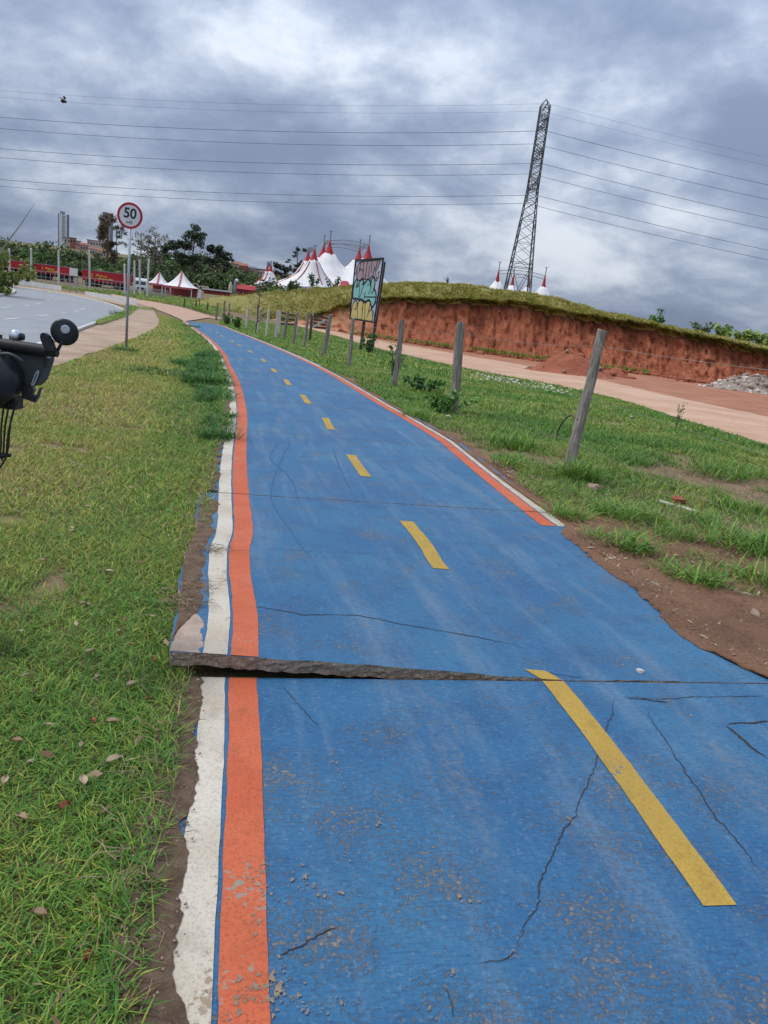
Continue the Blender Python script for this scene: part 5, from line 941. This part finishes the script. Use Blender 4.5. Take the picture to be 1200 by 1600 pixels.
for q in range(1100):
    if q % 2: s_ = rgl.uniform(.8, 9); l_ = wE(s_) + rgl.uniform(-.09, 1.3) * rgl.random(); p = pp(l_, s_); p[2] = gz(p[0], p[1]) + (.018 + .045 * math.exp(-max(0, l_ - wE(s_)) / .6) if l_ > wE(s_) - .05 else .053)
    else: s_ = rgl.uniform(.6, 6); l_ = wL(s_) - rgl.uniform(.08, .24); p = pp(l_, s_); p[2] = gz(p[0], p[1]) + .062
    if q % 4 == 0: continue
    peb.append(rock(p, rgl.uniform(.0018, .0045) + .005 * rgl.random() ** 4, 900 + q, 1, .7))
for q in range(900): s_ = rgl.uniform(1.2, SR0 + .5); off_ = abs(rgl.normal()) * .13; peb.append(rock(pp(wE(s_) - .05 - off_, s_, .001), rgl.uniform(.0012, .0032), 3000 + q, 1, .7))
for q in range(60): s_ = rgl.uniform(.8, 8); l_ = rgl.uniform(wL(s_), wE(s_)); peb.append(rock(pp(l_, s_, .002), rgl.uniform(.002, .005), 1500 + q, 1, .7))
mk('pebbles', join(*peb), pm('pebble', (.20, .135, .09), (.34, .26, .19), 25, .95, .3), label='small pebbles and crumbs on the path and its soil edges', cat='pebbles', kind='stuff')
def leaf(p, L, a, mat, lab, grp):
    n = 7; f = np.linspace(0, 1, n); w_ = np.sin(np.pi * f ** .8) * L * .24; d = np.array([math.cos(a), math.sin(a), 0]); sd = np.array([-d[1], d[0], 0]); z = np.array([0, 0, 1.0]); cu = L * .12
    P = np.stack([[p + d * (t - .5) * L + sd * w_[i] * j + z * (cu * (1 - abs(j)) * -.6 + cu * math.sin(t * 3.1) + .004 + abs(j) * .006) for j in (-1, 0, 1)] for i, t in enumerate(f)])
    V, F = grid(P); st_ = tube([p - d * L * .5, p - d * L * .72 + z * .004], [.0016, .0008], 4); mk('fallen_leaf', join((V, F.tolist()), st_), mat, org=p, label=lab, cat='leaf', group=grp)
LL = [((130,1222),.085,'pale_leaf'),((152,1060),.06,'pale_leaf'),((205,1072),.09,'pale_leaf'),((175,1130),.085,'dead_leaf'),((178,1190),.10,'pale_leaf'),((101,1262),.07,'red_leaf'),((35,1280),.07,'dead_leaf'),((8,1222),.07,'pale_leaf'),((240,1033),.05,'red_leaf'),((140,1020),.07,'pale_leaf'),((170,895),.09,'pale_leaf'),((68,878),.09,'dead_leaf'),((145,1128),.06,'red_leaf'),((130,945),.06,'pale_leaf'),((208,740),.08,'pale_leaf'),((140,765),.08,'pale_leaf'),((25,1160),.07,'dead_leaf'),((60,1430),.07,'dead_leaf'),((138,1495),.06,'red_leaf'),((230,1095),.06,'red_leaf')]
LN = ['pale leaf on the near lawn, one of two level with the crack bottoms', 'small pale leaf on the lawn left of the lifted slab corner', 'pale leaf on the lawn just below the lifted slab corner', 'brown leaf on the lawn left of the soil, below the slab step', 'largest pale leaf on the lawn, left of the soil edge', 'red leaf on the near lawn, nearest to the picture\'s left', 'brown leaf on the near lawn below the red leaf', 'pale leaf on the near lawn cut by the left picture edge', 'tiny red leaf on the lawn touching the lifted slab', 'pale leaf on the lawn level with the lifted slab\'s edge', 'pale leaf on the lawn level with the second yellow dash', 'brown leaf on the lawn at left, level with the second dash', 'red leaf on the lawn beside the brown one below the step', 'small pale leaf on the lawn level with the long crack', 'pale leaf on the far lawn nearer to the path', 'pale leaf on the far lawn farther from the path', 'brown leaf at the left edge, level with the slab step', 'brown leaf on the lawn near the bottom left', 'small red leaf on the lawn near the bottom', 'small red leaf on the lawn beside the soil below the step']
for i, (p, L, mt) in enumerate(LL): q = at(*p, .03); leaf(q, L * .62, rgl.uniform(0, 6.28), MATS[mt], LN[i], {'pale_leaf': 'pale leaves on the lawn', 'dead_leaf': 'brown leaves on the lawn', 'red_leaf': 'reddish leaves on the lawn'}[mt])
for i, (p, L, mt) in enumerate([((870,792),.11,'pale_leaf'),((962,872),.10,'dead_leaf'),((1025,890),.09,'red_leaf'),((1055,870),.09,'pale_leaf'),((825,745),.11,'pale_leaf'),((865,730),.10,'dead_leaf'),((1150,905),.09,'pale_leaf'),((1130,850),.10,'pale_leaf'),((990,760),.11,'pale_leaf')]): q = at(*p, .03); leaf(q, L * .62, rgl.uniform(0, 6.28), MATS[mt], ('pale leaf at the end of the right white line', 'brown leaf at the right path edge, beside a grass clump', 'reddish leaf on the bare soil at right', 'pale leaf on the bare soil beside the reddish leaf', 'pale leaf left of the nearest post, close to the path', 'brown leaf left of the nearest post', 'pale leaf on the bare soil near the right picture edge', 'pale leaf below the wide bright grass clump', 'pale leaf in the grass right of the nearest post')[i], {'pale_leaf': 'pale leaves on the right verge', 'dead_leaf': 'brown leaves on the right verge', 'red_leaf': 'reddish leaves on the right verge'}[mt])
lv = []; lt_ = []; nq = 0
for q_ in range(4200):
    if q_ % 6: s_ = rgl.uniform(.8, 11); lo_ = abs(rgl.normal()) * 1.0 + .01; p = pp(wE(s_) + lo_, s_); p[2] = gz(p[0], p[1]) + .022 + .048 * math.exp(-lo_ / .6)
    else: y_ = 1.0 + rgl.random() ** 1.5 * 12; x_ = np.interp(y_, edgeL[:, 1], edgeL[:, 0]) - rgl.uniform(.05, 3.5); p = np.array([x_, y_, float(gz(x_, y_)) + .035])
    L_ = rgl.uniform(.008, .03); a_ = rgl.uniform(0, 6.28); d_ = np.array([math.cos(a_), math.sin(a_), rgl.normal() * .3]) * L_; e_ = np.array([-math.sin(a_), math.cos(a_), rgl.normal() * .3]) * L_ * rgl.uniform(.25, .5)
    lv += [p - d_, p + e_, p + d_, p - e_]; lt_ += [np.array([(.30, .20, .12), (.42, .33, .22), (.20, .11, .06), (.36, .29, .21)][rgl.integers(0, 4)])] * 4
mk('leaf_litter', (np.array(lv), [tuple(range(4*i, 4*i+4)) for i in range(len(lv) // 4)]), LEAF, label='bits of dry leaf strewn over the lawn and verge', cat='leaf litter', kind='stuff', tint=np.array(lt_))
# broken white pipe, stones and a bent root by the first posts
a0, a1 = at(1030, 787), at(1092, 806); pm('pvc_white', (.48, .45, .40), (.30, .26, .21), 12, .6, .2)
pts = resample(np.array([a0, a0 * .6 + a1 * .4, a1]), 9) + np.array([0, 0, .028]); t = empty('broken_pipe', a0, 'broken dirty white pipe lying in the right verge grass', 'pipe')
for i, (u0, u1) in enumerate(((0, 3), (4, 8))): mk('pipe_piece', tube(pts[u0:u1 + 1] + np.array([0, i * .03, -.006]), .02, 12), MATS['pvc_white'], parent=t, smooth=True)
for p, r_, mt, lab in [((926,766), .07, 'stone_brown', 'brown stone in the grass right of the nearest post'), ((1060,786), .075, 'mound_red', 'red brick fragment lying beside the broken white pipe'), ((862,728), .055, 'stone_brown', 'reddish stone left of the nearest post base'), ((1000,1050), .018, 'stone_pale', 'little pale stone lying on the blue path'), ((1178,965), .05, 'stone_brown', 'brown clod on the bare soil at right'), ((905,862), .03, 'stone_pale', 'pale pebble near the end of the white line')]:
    q = at(*p, .05 if p[0] == 1000 else .02); mk('stone', rock(q + np.array([0, 0, r_ * .3]), r_, int(p[0]), 2, .65), MATS[mt], org=q, label=lab, cat='stone', smooth=False)
for p, lab in [((700,655), 'white plastic scrap in the grass by the second post'), ((985,655), 'white plastic scrap near the dirt road grass edge')]:
    q = at(*p); mk('plastic_scrap', rock(q + np.array([0, 0, .04]), .06, int(p[0]) + 3, 1, .6), MATS['pvc_white'], org=q, label=lab, cat='litter')
rt0 = at(868, 690); B0, T0 = PTOP[0]; mid_ = B0 * .62 + T0 * .38
mk('bent_root', tube(smoothline([rt0, rt0 + np.array([.02, .02, .22]), rt0 * .5 + mid_ * .5 + np.array([0, 0, .24]), mid_ + np.array([-.05, -.05, .0])], 2), .011, 6), pm('root_brown', (.15, .085, .05), (.10, .055, .035), 8, .9, .3), org=rt0, label='brown bent root arching to the nearest fence post', cat='root')

# ================================================================== weeds and bushes
def clump(p, n, h, r, wd, pal, lab, name='grass_clump', bend=.9, off=0.0, cat='grass clump'):
    B = at(*p); a = RNG.random(n) * 6.283; d = np.sqrt(RNG.random(n)) * r; x = B[0] + d * np.cos(a); y = B[1] + d * np.sin(a); o = empty(name, B, lab, cat)
    V, F4, F3, T = blades(np.c_[x, y, gz(x, y) + .022 + off], h * (.45 + .7 * RNG.random(n)), wd * (.7 + .6 * RNG.random(n)), bend, tints(x, y, pal, .25 + .3 * RNG.random(n)), .8); mk('blades', (V, F4.tolist() + F3.tolist()), GRASS, parent=o, tint=np.clip(T, 0, 1), kind='stuff')
for p, n, h, r, wd, lab in [((938,852), 110, .15, .14, .009, 'small grass clump on the soil edge below the stone'), ((1052,905), 90, .13, .16, .009, 'low grass clump between the two clumps on bare soil'), ((1185,915), 120, .18, .2, .010, 'grass clump on bare soil at the right picture edge'), ((1095,822), 150, .17, .22, .009, 'grass clump just right of the broken pipe end'), ((1010,818), 140, .18, .2, .009, 'grass clump just below the broken pipe\'s left end'), ((1150,800), 170, .20, .28, .010, 'grass clump right of the red brick fragment'), ((905,752), 240, .30, .22, .011, 'tall leafy grass clump at the foot of the nearest post'), ((985,868), 150, .20, .16, .011, 'broad leaved grass clump at the path edge, near bare soil'), ((1105,922), 110, .17, .15, .011, 'isolated flat grass clump on the bare soil at right'), ((885,818), 130, .20, .15, .009, 'grass clump beside the end of the white line'), ((1160,860), 260, .26, .30, .010, 'wide bright grass clump at the right picture edge'), ((1050,845), 130, .18, .2, .009, 'grass clump below the broken white pipe'), ((960,812), 160, .22, .2, .010, 'grass clump between the nearest post and the path'), ((650,655), 150, .22, .25, .012, 'grass clump by the white line left of the second post'), ((1120,745), 260, .24, .4, .011, 'bright grass clump right of the nearest post'), ((800,700), 240, .24, .35, .013, 'grass clump between the two nearest posts')]: clump(p, n, h, r, wd, VERGE[:4], lab)
DK = [(.03, .10, .016), (.05, .15, .022), (.09, .2, .03)]
for p, n, h, r, wd, lab in [((342,690), 260, .20, .2, .008, 'small weed clump by the left white line'), ((255,585), 320, .10, .7, .02, 'low dark weeds in the middle of the far lawn'), ((195,550), 140, .18, .3, .016, 'weeds at the foot of the speed sign pole'), ((300,512), 150, .2, .5, .03, 'small dark weeds where the left edge line ends'), ((183,493), 140, .45, .5, .02, 'thin tall weeds on the kerb left of the sign')]: clump(p, n, h, r, wd, DK, lab, 'weed_clump', cat='weeds')
for s0_, s1_, n_, wid_, hm, lab in ((sAt(365,700), sAt(352,640), 2600, .13, .22, 'small dark weeds growing over the left white line'), (sAt(366,655), sAt(330,545), 13000, .46, .34, 'large dark green weed patch bulging over the left path edge')):
    S = RNG.uniform(s0_, s1_, n_); env = np.sin(np.pi * np.clip((S - s0_) / (s1_ - s0_), .02, .98)) ** .6 * (.45 + .9 * fbm(S * 1.3, S * 0, 91)); l_ = wL(S) - .06 - wid_ * env + np.abs(RNG.normal(size=n_)) * 0 + RNG.uniform(-1, 1, n_) * wid_ * env; P_ = pp(l_, S); P_[:, 2] = gz(P_[:, 0], P_[:, 1]) + .02; D_ = np.clip(fbm(P_[:, 0] * 2.5, P_[:, 1] * 2.5, 93) - .15, .1, 1); o_ = empty('weed_patch', P_.mean(0), lab, 'weeds')
    V, F4, F3, T = blades(P_, hm * (.25 + RNG.random(n_)) * D_ * env * 1.3, .007 + .0012 * P_[:, 1] * .6 * np.ones(n_), .9, tints(P_[:, 0], P_[:, 1], DK, .35 + .3 * RNG.random(n_)), 1.0); mk('blades', (V, F4.tolist() + F3.tolist()), GRASS, parent=o_, tint=np.clip(T, 0, 1), kind='stuff')
def weed(p, H, n, ls, col, lab, name='leafy_weed', spread=.3, cat='weed', seed=0, nl=160, atp=None):
    B = at(*p) if atp is None else np.asarray(atp, float); rg = np.random.default_rng(seed + 50); o = empty(name, B, lab, cat); ps, C = [], []
    for q in range(n):
        a = rg.uniform(0, 6.283); L = H * rg.uniform(.6, 1.05); e = B + np.array([math.cos(a) * spread * rg.random(), math.sin(a) * spread * rg.random(), L]); m = B * .5 + e * .5 + rg.normal(size=3) * .03 * H; ps.append(tube([B - np.array([0, 0, .03]), m, e], [.012 * H + .002, .009 * H + .0015, .003 * H + .001], 5))
        for f in (.35, .5, .65, .8, .92, 1.0): c = B * (1-f) + e * f; w_ = ls * 2.2; C.append((*c, w_, w_, w_ * .7))
    mk('stem', join(*ps), pm('weed_stem', (.12, .14, .05), (.09, .10, .04), 9, .8, .1), parent=o); V, F, T = leaves(C, nl, ls, col, .3, .8, rg); mk('leaves', (V, F), LEAF, parent=o, tint=np.clip(T, 0, 1))
weed((690,648), .42, 9, .045, (.11, .23, .045), 'leafy green weed left of the second nearest post', spread=.55, seed=1, nl=420); weed((660,614), .4, 7, .05, (.055, .14, .028), 'leafy green weed behind the third post', spread=.5, seed=2, nl=300); weed((612,590), .8, 4, .06, (.06, .13, .03), 'spindly dark weed beside the third nearest post', spread=.3, seed=3, nl=130)
weed((1056,672), .55, 3, .03, (.10, .17, .05), 'thin upright weed at the dirt road edge', spread=.12, seed=4, nl=60); weed((575,552), .9, 6, .08, (.05, .12, .025), 'dark weed at the foot of the graffiti board', spread=.5, seed=5, nl=220); weed((355,508), .7, 6, .09, (.07, .12, .03), 'leafy weed among the dark posts at the path end', spread=.5, seed=6, nl=200); weed((372,513), .7, 8, .09, (.09, .19, .04), 'bright leafy weed left of the whitewashed posts', spread=.8, seed=7, nl=320)
# bare bush in the fence
Bb = at(400, 521); tb, _ = limbs(Bb, 2.9, 26, 1.1, .05, .25, 12); bo = empty('bare_bush', Bb, 'thin bare brown bush growing through the pale fence posts', 'bush'); mk('branches', tb, BARK, parent=bo)
def oncrest(x, dy=0.0): i = int(np.clip((x - 300) / 1150 * (NC - 1), 0, NC - 1)); return CPt[i] - np.array([0, 0, .1])
for i, (x, H, n, ls, nl, col, lab) in enumerate([(1030, 1.35, 2, .09, 60, (.05, .10, .03), 'tall lone weed standing on the hill crest at right'), (1022, .7, 8, .13, 200, (.07, .16, .03), 'low bright bush under the lone weed on the crest'), (1095, .9, 8, .12, 220, (.12, .17, .06), 'thin bush at the left of the crest bushes'), (1128, 1.0, 10, .14, 420, (.21, .30, .06), 'full green bush in the middle of the crest bushes'), (1160, .95, 12, .14, 460, (.25, .33, .07), 'yellow green bush right of the middle crest bush'), (1192, 1.0, 12, .14, 460, (.20, .28, .06), 'green bush on the crest at the right picture edge'), (1230, 1.5, 9, .16, 380, (.12, .18, .04), 'green crest bush just beyond the right edge'),
      (455, 1.2, 6, .14, 140, (.05, .09, .03), 'small dark bush on the grassy hill before the big top'), (490, 1.5, 6, .14, 160, (.05, .09, .03), 'small dark bush on the hill in front of entrance tent'), (520, 1.3, 6, .14, 150, (.05, .09, .03), 'small dark bush on the hill before the red band'), (700, .8, 4, .08, 60, (.12, .15, .05), 'wispy weed on the crest right of the board')]): weed(None, H, n, ls, col, lab, 'crest_bush', .35 if n < 5 else .9, 'bush', 20 + i, nl, oncrest(x))
parts = []
for x_ in list(np.linspace(560, 1000, 60)) + [690, 690, 760, 765, 770, 800, 805, 810]:
    i_ = int((x_ + RNG.normal() * 6 - 300) / 1150 * (NC - 1)); b_ = FP[i_, 2]; n_ = int(RNG.integers(6, 30)); pq = b_ + np.c_[RNG.normal(size=(n_, 2)) * .3 - DV[i_] * .35, np.zeros(n_) - .05]
    parts.append(blades(pq, .3 * (.4 + RNG.random(n_)), np.full(n_, .06), .7, tints(pq[:, 0], pq[:, 1], VERGE, np.full(n_, .35)), .8))
blade_obj('bank_weeds', parts, GRASS, 'small green weeds along the foot of the red bank', 'weeds')
# dense shrub at the left edge
rgs = np.random.default_rng(3); pb = atD(-12, 440, 70); pb[2] = gz(pb[0], pb[1]); sh = empty('roadside_shrub', pb, 'blurred yellow green shrub at the far left edge', 'shrub'); C = [(pb[0] + rgs.normal() * .8, pb[1] + rgs.normal() * .8, pb[2] + rgs.uniform(.5, 3.4), .8, .8, .7) for _ in range(16)]; V, F, T = leaves(C, 2600, .17, (.17, .21, .045), .4, .5, rgs); mk('foliage', (V, F), LEAF, parent=sh, tint=np.clip(T, 0, 1)); mk('stems', join(*[tube([pb, np.array(c[:3])], [.04, .015], 5) for c in C]), BARK, parent=sh)

# ================================================================== electric scooter at the left edge (only its handlebar end is in view)
pm('black_rubber', (.012, .013, .015), (.02, .02, .022), 30, .55, .15, co='Object'); pm('black_plastic', (.016, .019, .024), (.022, .025, .03), 12, .32, .05, co='Object'); pm('grey_cover', (.035, .045, .047), (.05, .06, .06), 12, .5, .1, co='Object'); pm('chrome', (.55, .58, .62), (.45, .48, .52), 12, .2, .02, co='Object', metal=.8); pm('pale_plastic', (.42, .45, .50), (.35, .38, .43), 12, .3, .02, co='Object')
SY = 2.75; q = lambda x, y, dy=0.0: atY(x, y, SY + dy)
col0 = q(-52, 600); gcol = np.array([col0[0], SY + .0, 0.0]); BK = MATS['black_plastic']; RB = MATS['black_rubber']
sc_ = empty('electric_scooter', (gcol[0], gcol[1], 0), 'black electric scooter handlebar with round mirror at the left edge', 'scooter'); px = SY / FPX * 1.06
hb = [q(-150, 522, .02), q(-60, 533, .01), q(5, 538), q(60, 546), q(84, 549)]
mk('handlebar', tube(hb, .013, 12), BK, parent=sc_, smooth=True); gq = resample(np.array([q(2, 538), q(20, 540.5), q(62, 546.5), q(75, 548.5)]), 37); mk('grip', tube(gq, [.0222 if i_ % 2 else .0205 for i_ in range(37)], 14), RB, parent=sc_, smooth=True); mk('bar_end', tube([q(70, 548), q(90, 551)], [.0155, .0165], 12), RB, parent=sc_)
mk('grip', tube([q(-210, 514), q(-140, 523)], .022, 14), RB, parent=sc_, smooth=True)
mir = mk('mirror', lathe(q(101, 519, .015), [(.0, -.016), (.030, -.014), (.044, -.006), (.0475, 0), (.046, .006), (.040, .010), (.0, .012)], 30, np.stack([np.array([.94, .33, 0]), np.array([.0, -.1, .995]), np.array([-.30, .93, .1])], 1) @ np.diag([1, 1, -1])), BK, parent=sc_, smooth=True)
mcx = q(101, 519, .015); cdir = (np.array([0, 0, EYE]) - mcx); cdir /= np.linalg.norm(cdir); mk('mirror_badge', lathe(q(102, 514.5) + cdir * .012, [(.0148, -.008), (.0148, .006), (.012, .0075)], 20, np.stack([np.cross((0, 0, 1), cdir) / np.linalg.norm(np.cross((0, 0, 1), cdir)), np.cross(cdir, np.cross((0, 0, 1), cdir)), cdir], 1)), MATS['pale_plastic'], parent=mir)
mk('mirror_stem', tube(smoothline([q(91, 546), q(94, 540), q(98, 533)], 1), .006, 8), BK, parent=sc_, smooth=True)
# bar-end hand guard: a flat rounded paddle
gp_ = smoothline([(71,548),(66,538),(62,528),(63,521),(68,519.5),(74,523),(79,531),(84,543),(85,549)], 2); mk('hand_guard', prism([q(x, y, -.022) for x, y in gp_], np.array([0, -1.0, 0]), .02), BK, parent=sc_)
bl_ = smoothline([q(-4, 555, -.05), q(10, 552, -.055), q(22, 556, -.055), q(36, 565, -.045)], 2); mk('brake_lever', tube(bl_, [.0065] * (len(bl_) - 1) + [.004], 8), MATS['grey_cover'], parent=sc_, smooth=True)
cov = [(-60,548),(8,548),(40,550),(72,556),(71,566),(66,580),(60,596),(52,604),(36,601),(30,600),(-60,596)]; mk('front_cover', prism([q(x, y, .01) for x, y in cov], np.array([0, -1.0, 0]), .07), MATS['grey_cover'], parent=sc_)
mk('cover_clip', prism([q(x, y, .0) for x, y in ((68,556),(75,560),(73,575),(69,574),(67,568))], np.array([0, -1.0, 0]), .03), BK, parent=sc_)
lg = [[(61,578),(60,590),(52,604),(49,603),(54,588),(58,580)]]
mk('emblem', tube([q(x, y, .004) for x, y in smoothline([(60,579),(56,583),(52,594),(49,602),(52,602),(57,592),(60,583),(60,579)], 2)], .0024, 6), MATS['pale_plastic'], parent=sc_)
hk = [(33,600),(50,604),(53,610),(50,615),(54,619),(58,616),(61,607),(63,606),(58,622),(54,629),(34,622)]; mk('bag_hook', prism([q(x, y, -.01) for x, y in hk], np.array([0, -1.0, 0]), .018), BK, parent=sc_)
HM = np.stack([np.array([1.0, 0, 0]), np.array([0, 0, 1.0]), np.array([0, -1.0, 0])], 1); mk('headlight', lathe(q(-14, 592, -.04), [(.085, -.09), (.100, -.03), (.098, .02), (.080, .05), (.045, .068), (.0, .073)], 28, HM), BK, parent=sc_, smooth=True)
mk('lower_bracket', box(q(0, 626, .0), (.14, .06, .045)), BK, parent=sc_); mk('bell', lathe(q(24, 527, .02), [(.020, -.01), (.0215, .006), (.018, .018), (.010, .026), (.0, .028)], 18), MATS['chrome'], parent=sc_, smooth=True); mk('bell_base', lathe(q(31, 526, .02), [(.012, -.012), (.014, .0), (.012, .014)], 14, np.stack([np.array([0, 1.0, 0]), np.array([0, 0, 1.0]), np.array([1.0, 0, 0])], 1)), BK, parent=sc_, smooth=True)
mk('display', box(q(-30, 527, .02), (.12, .07, .03)), BK, parent=sc_)
for i, P in enumerate(([(24,628),(21,645),(15,665),(11,690),(10,712)], [(14,630),(11,648),(7,670),(6,700),(3,720)], [(6,630),(4,650),(1,672),(2,700),(-4,722)], [(27,626),(22,640),(17,655),(14,680),(12,710),(0,732),(-20,745)])): mk('cable', tube(smoothline([q(x, y, -.03 - .006 * i) for x, y in P], 2), .0036, 7), RB, parent=sc_, smooth=True)
mk('cable_clip', tube([q(-10, 712, -.035), q(2, 712, -.035), q(10, 711, -.035), q(17, 711.5, -.035)], [.012, .011, .009, .006], 8), RB, parent=sc_, smooth=True)
gx_, gy_ = gcol[0] - .03, SY + .03; AX = np.array([-.80, .60, 0]); SXx = np.array([.60, .80, 0]); W0 = np.array([gx_, gy_, 0.0]); bp = lambda a, b, z: W0 + AX * a + SXx * b + np.array([0, 0, z]); WM = np.stack([AX, np.array([0, 0, 1.0]), SXx], 1); DMx = np.stack([SXx, AX, np.array([0, 0, 1.0])], 1)
mk('steering_column', tube([bp(.10, 0, .32), bp(.05, 0, .8), bp(0, 0, q(-50, 600)[2])], [.032, .030, .028], 14), BK, parent=sc_, smooth=True)
for wy in (.06, 1.05):
    wl = mk('wheel', lathe(bp(wy, 0, .135), [(.06, -.04), (.11, -.045), (.128, -.028), (.131, 0), (.128, .028), (.11, .045), (.06, .04)], 28, WM), RB, parent=sc_, smooth=True)
    mk('rim', lathe(bp(wy, 0, .135), [(.058, -.047), (.06, .047)], 20, WM), MATS['chrome'], parent=wl)
    mk('fender', tube([bp(wy + .15 * math.cos(a), 0, .13 + .155 * math.sin(a)) for a in np.linspace(.5, 2.6, 9)], .03, 8), BK, parent=sc_, smooth=True)
for sd in (-1, 1): mk('fork_leg', tube([bp(.06, sd * .06, .13), bp(.10, sd * .05, .36)], .014, 8), BK, parent=sc_)
mk('deck', box(bp(.58, 0, .17), (.17, .72, .05), DMx), BK, parent=sc_); mk('neck', tube([bp(.10, 0, .34), bp(.25, 0, .2)], .03, 10), BK, parent=sc_); mk('kickstand', tube([bp(.45, -.05, .15), bp(.47, -.16, 0)], .009, 8), MATS['chrome'], parent=sc_)

# ================================================================== the insect hanging in the air at upper left
ip = atY(99, 158, 1.75); ins = empty('flying_bee', ip, 'tiny dark brown flying insect against the clouds at upper left', 'insect'); pm('bee_brown', (.10, .05, .018), (.03, .02, .012), 300, .6, .2); IM = np.stack([np.array([.6, .8, 0]), np.array([-.8, .6, 0]), np.array([0, 0, 1.0])], 1)
mk('body', lathe(ip - IM[:, 0] * .006, [(.0004, 0), (.0028, .0015), (.0042, .0045), (.0036, .0075), (.0020, .0085), (.0030, .0100), (.0026, .0120), (.0004, .0135)], 12, np.stack([IM[:, 1], IM[:, 2], IM[:, 0]], 1) @ np.diag([1, 1, 1])), MATS['bee_brown'], parent=ins, smooth=True)
for s in (-1, 1): mk('wing', prism([ip + IM @ np.array(v) for v in ((.001, s * .002, .003), (.003, s * .006, .006), (-.003, s * .010, .008), (-.006, s * .008, .007))], IM[:, 2], .0002), MATS['window_dark'], parent=ins)
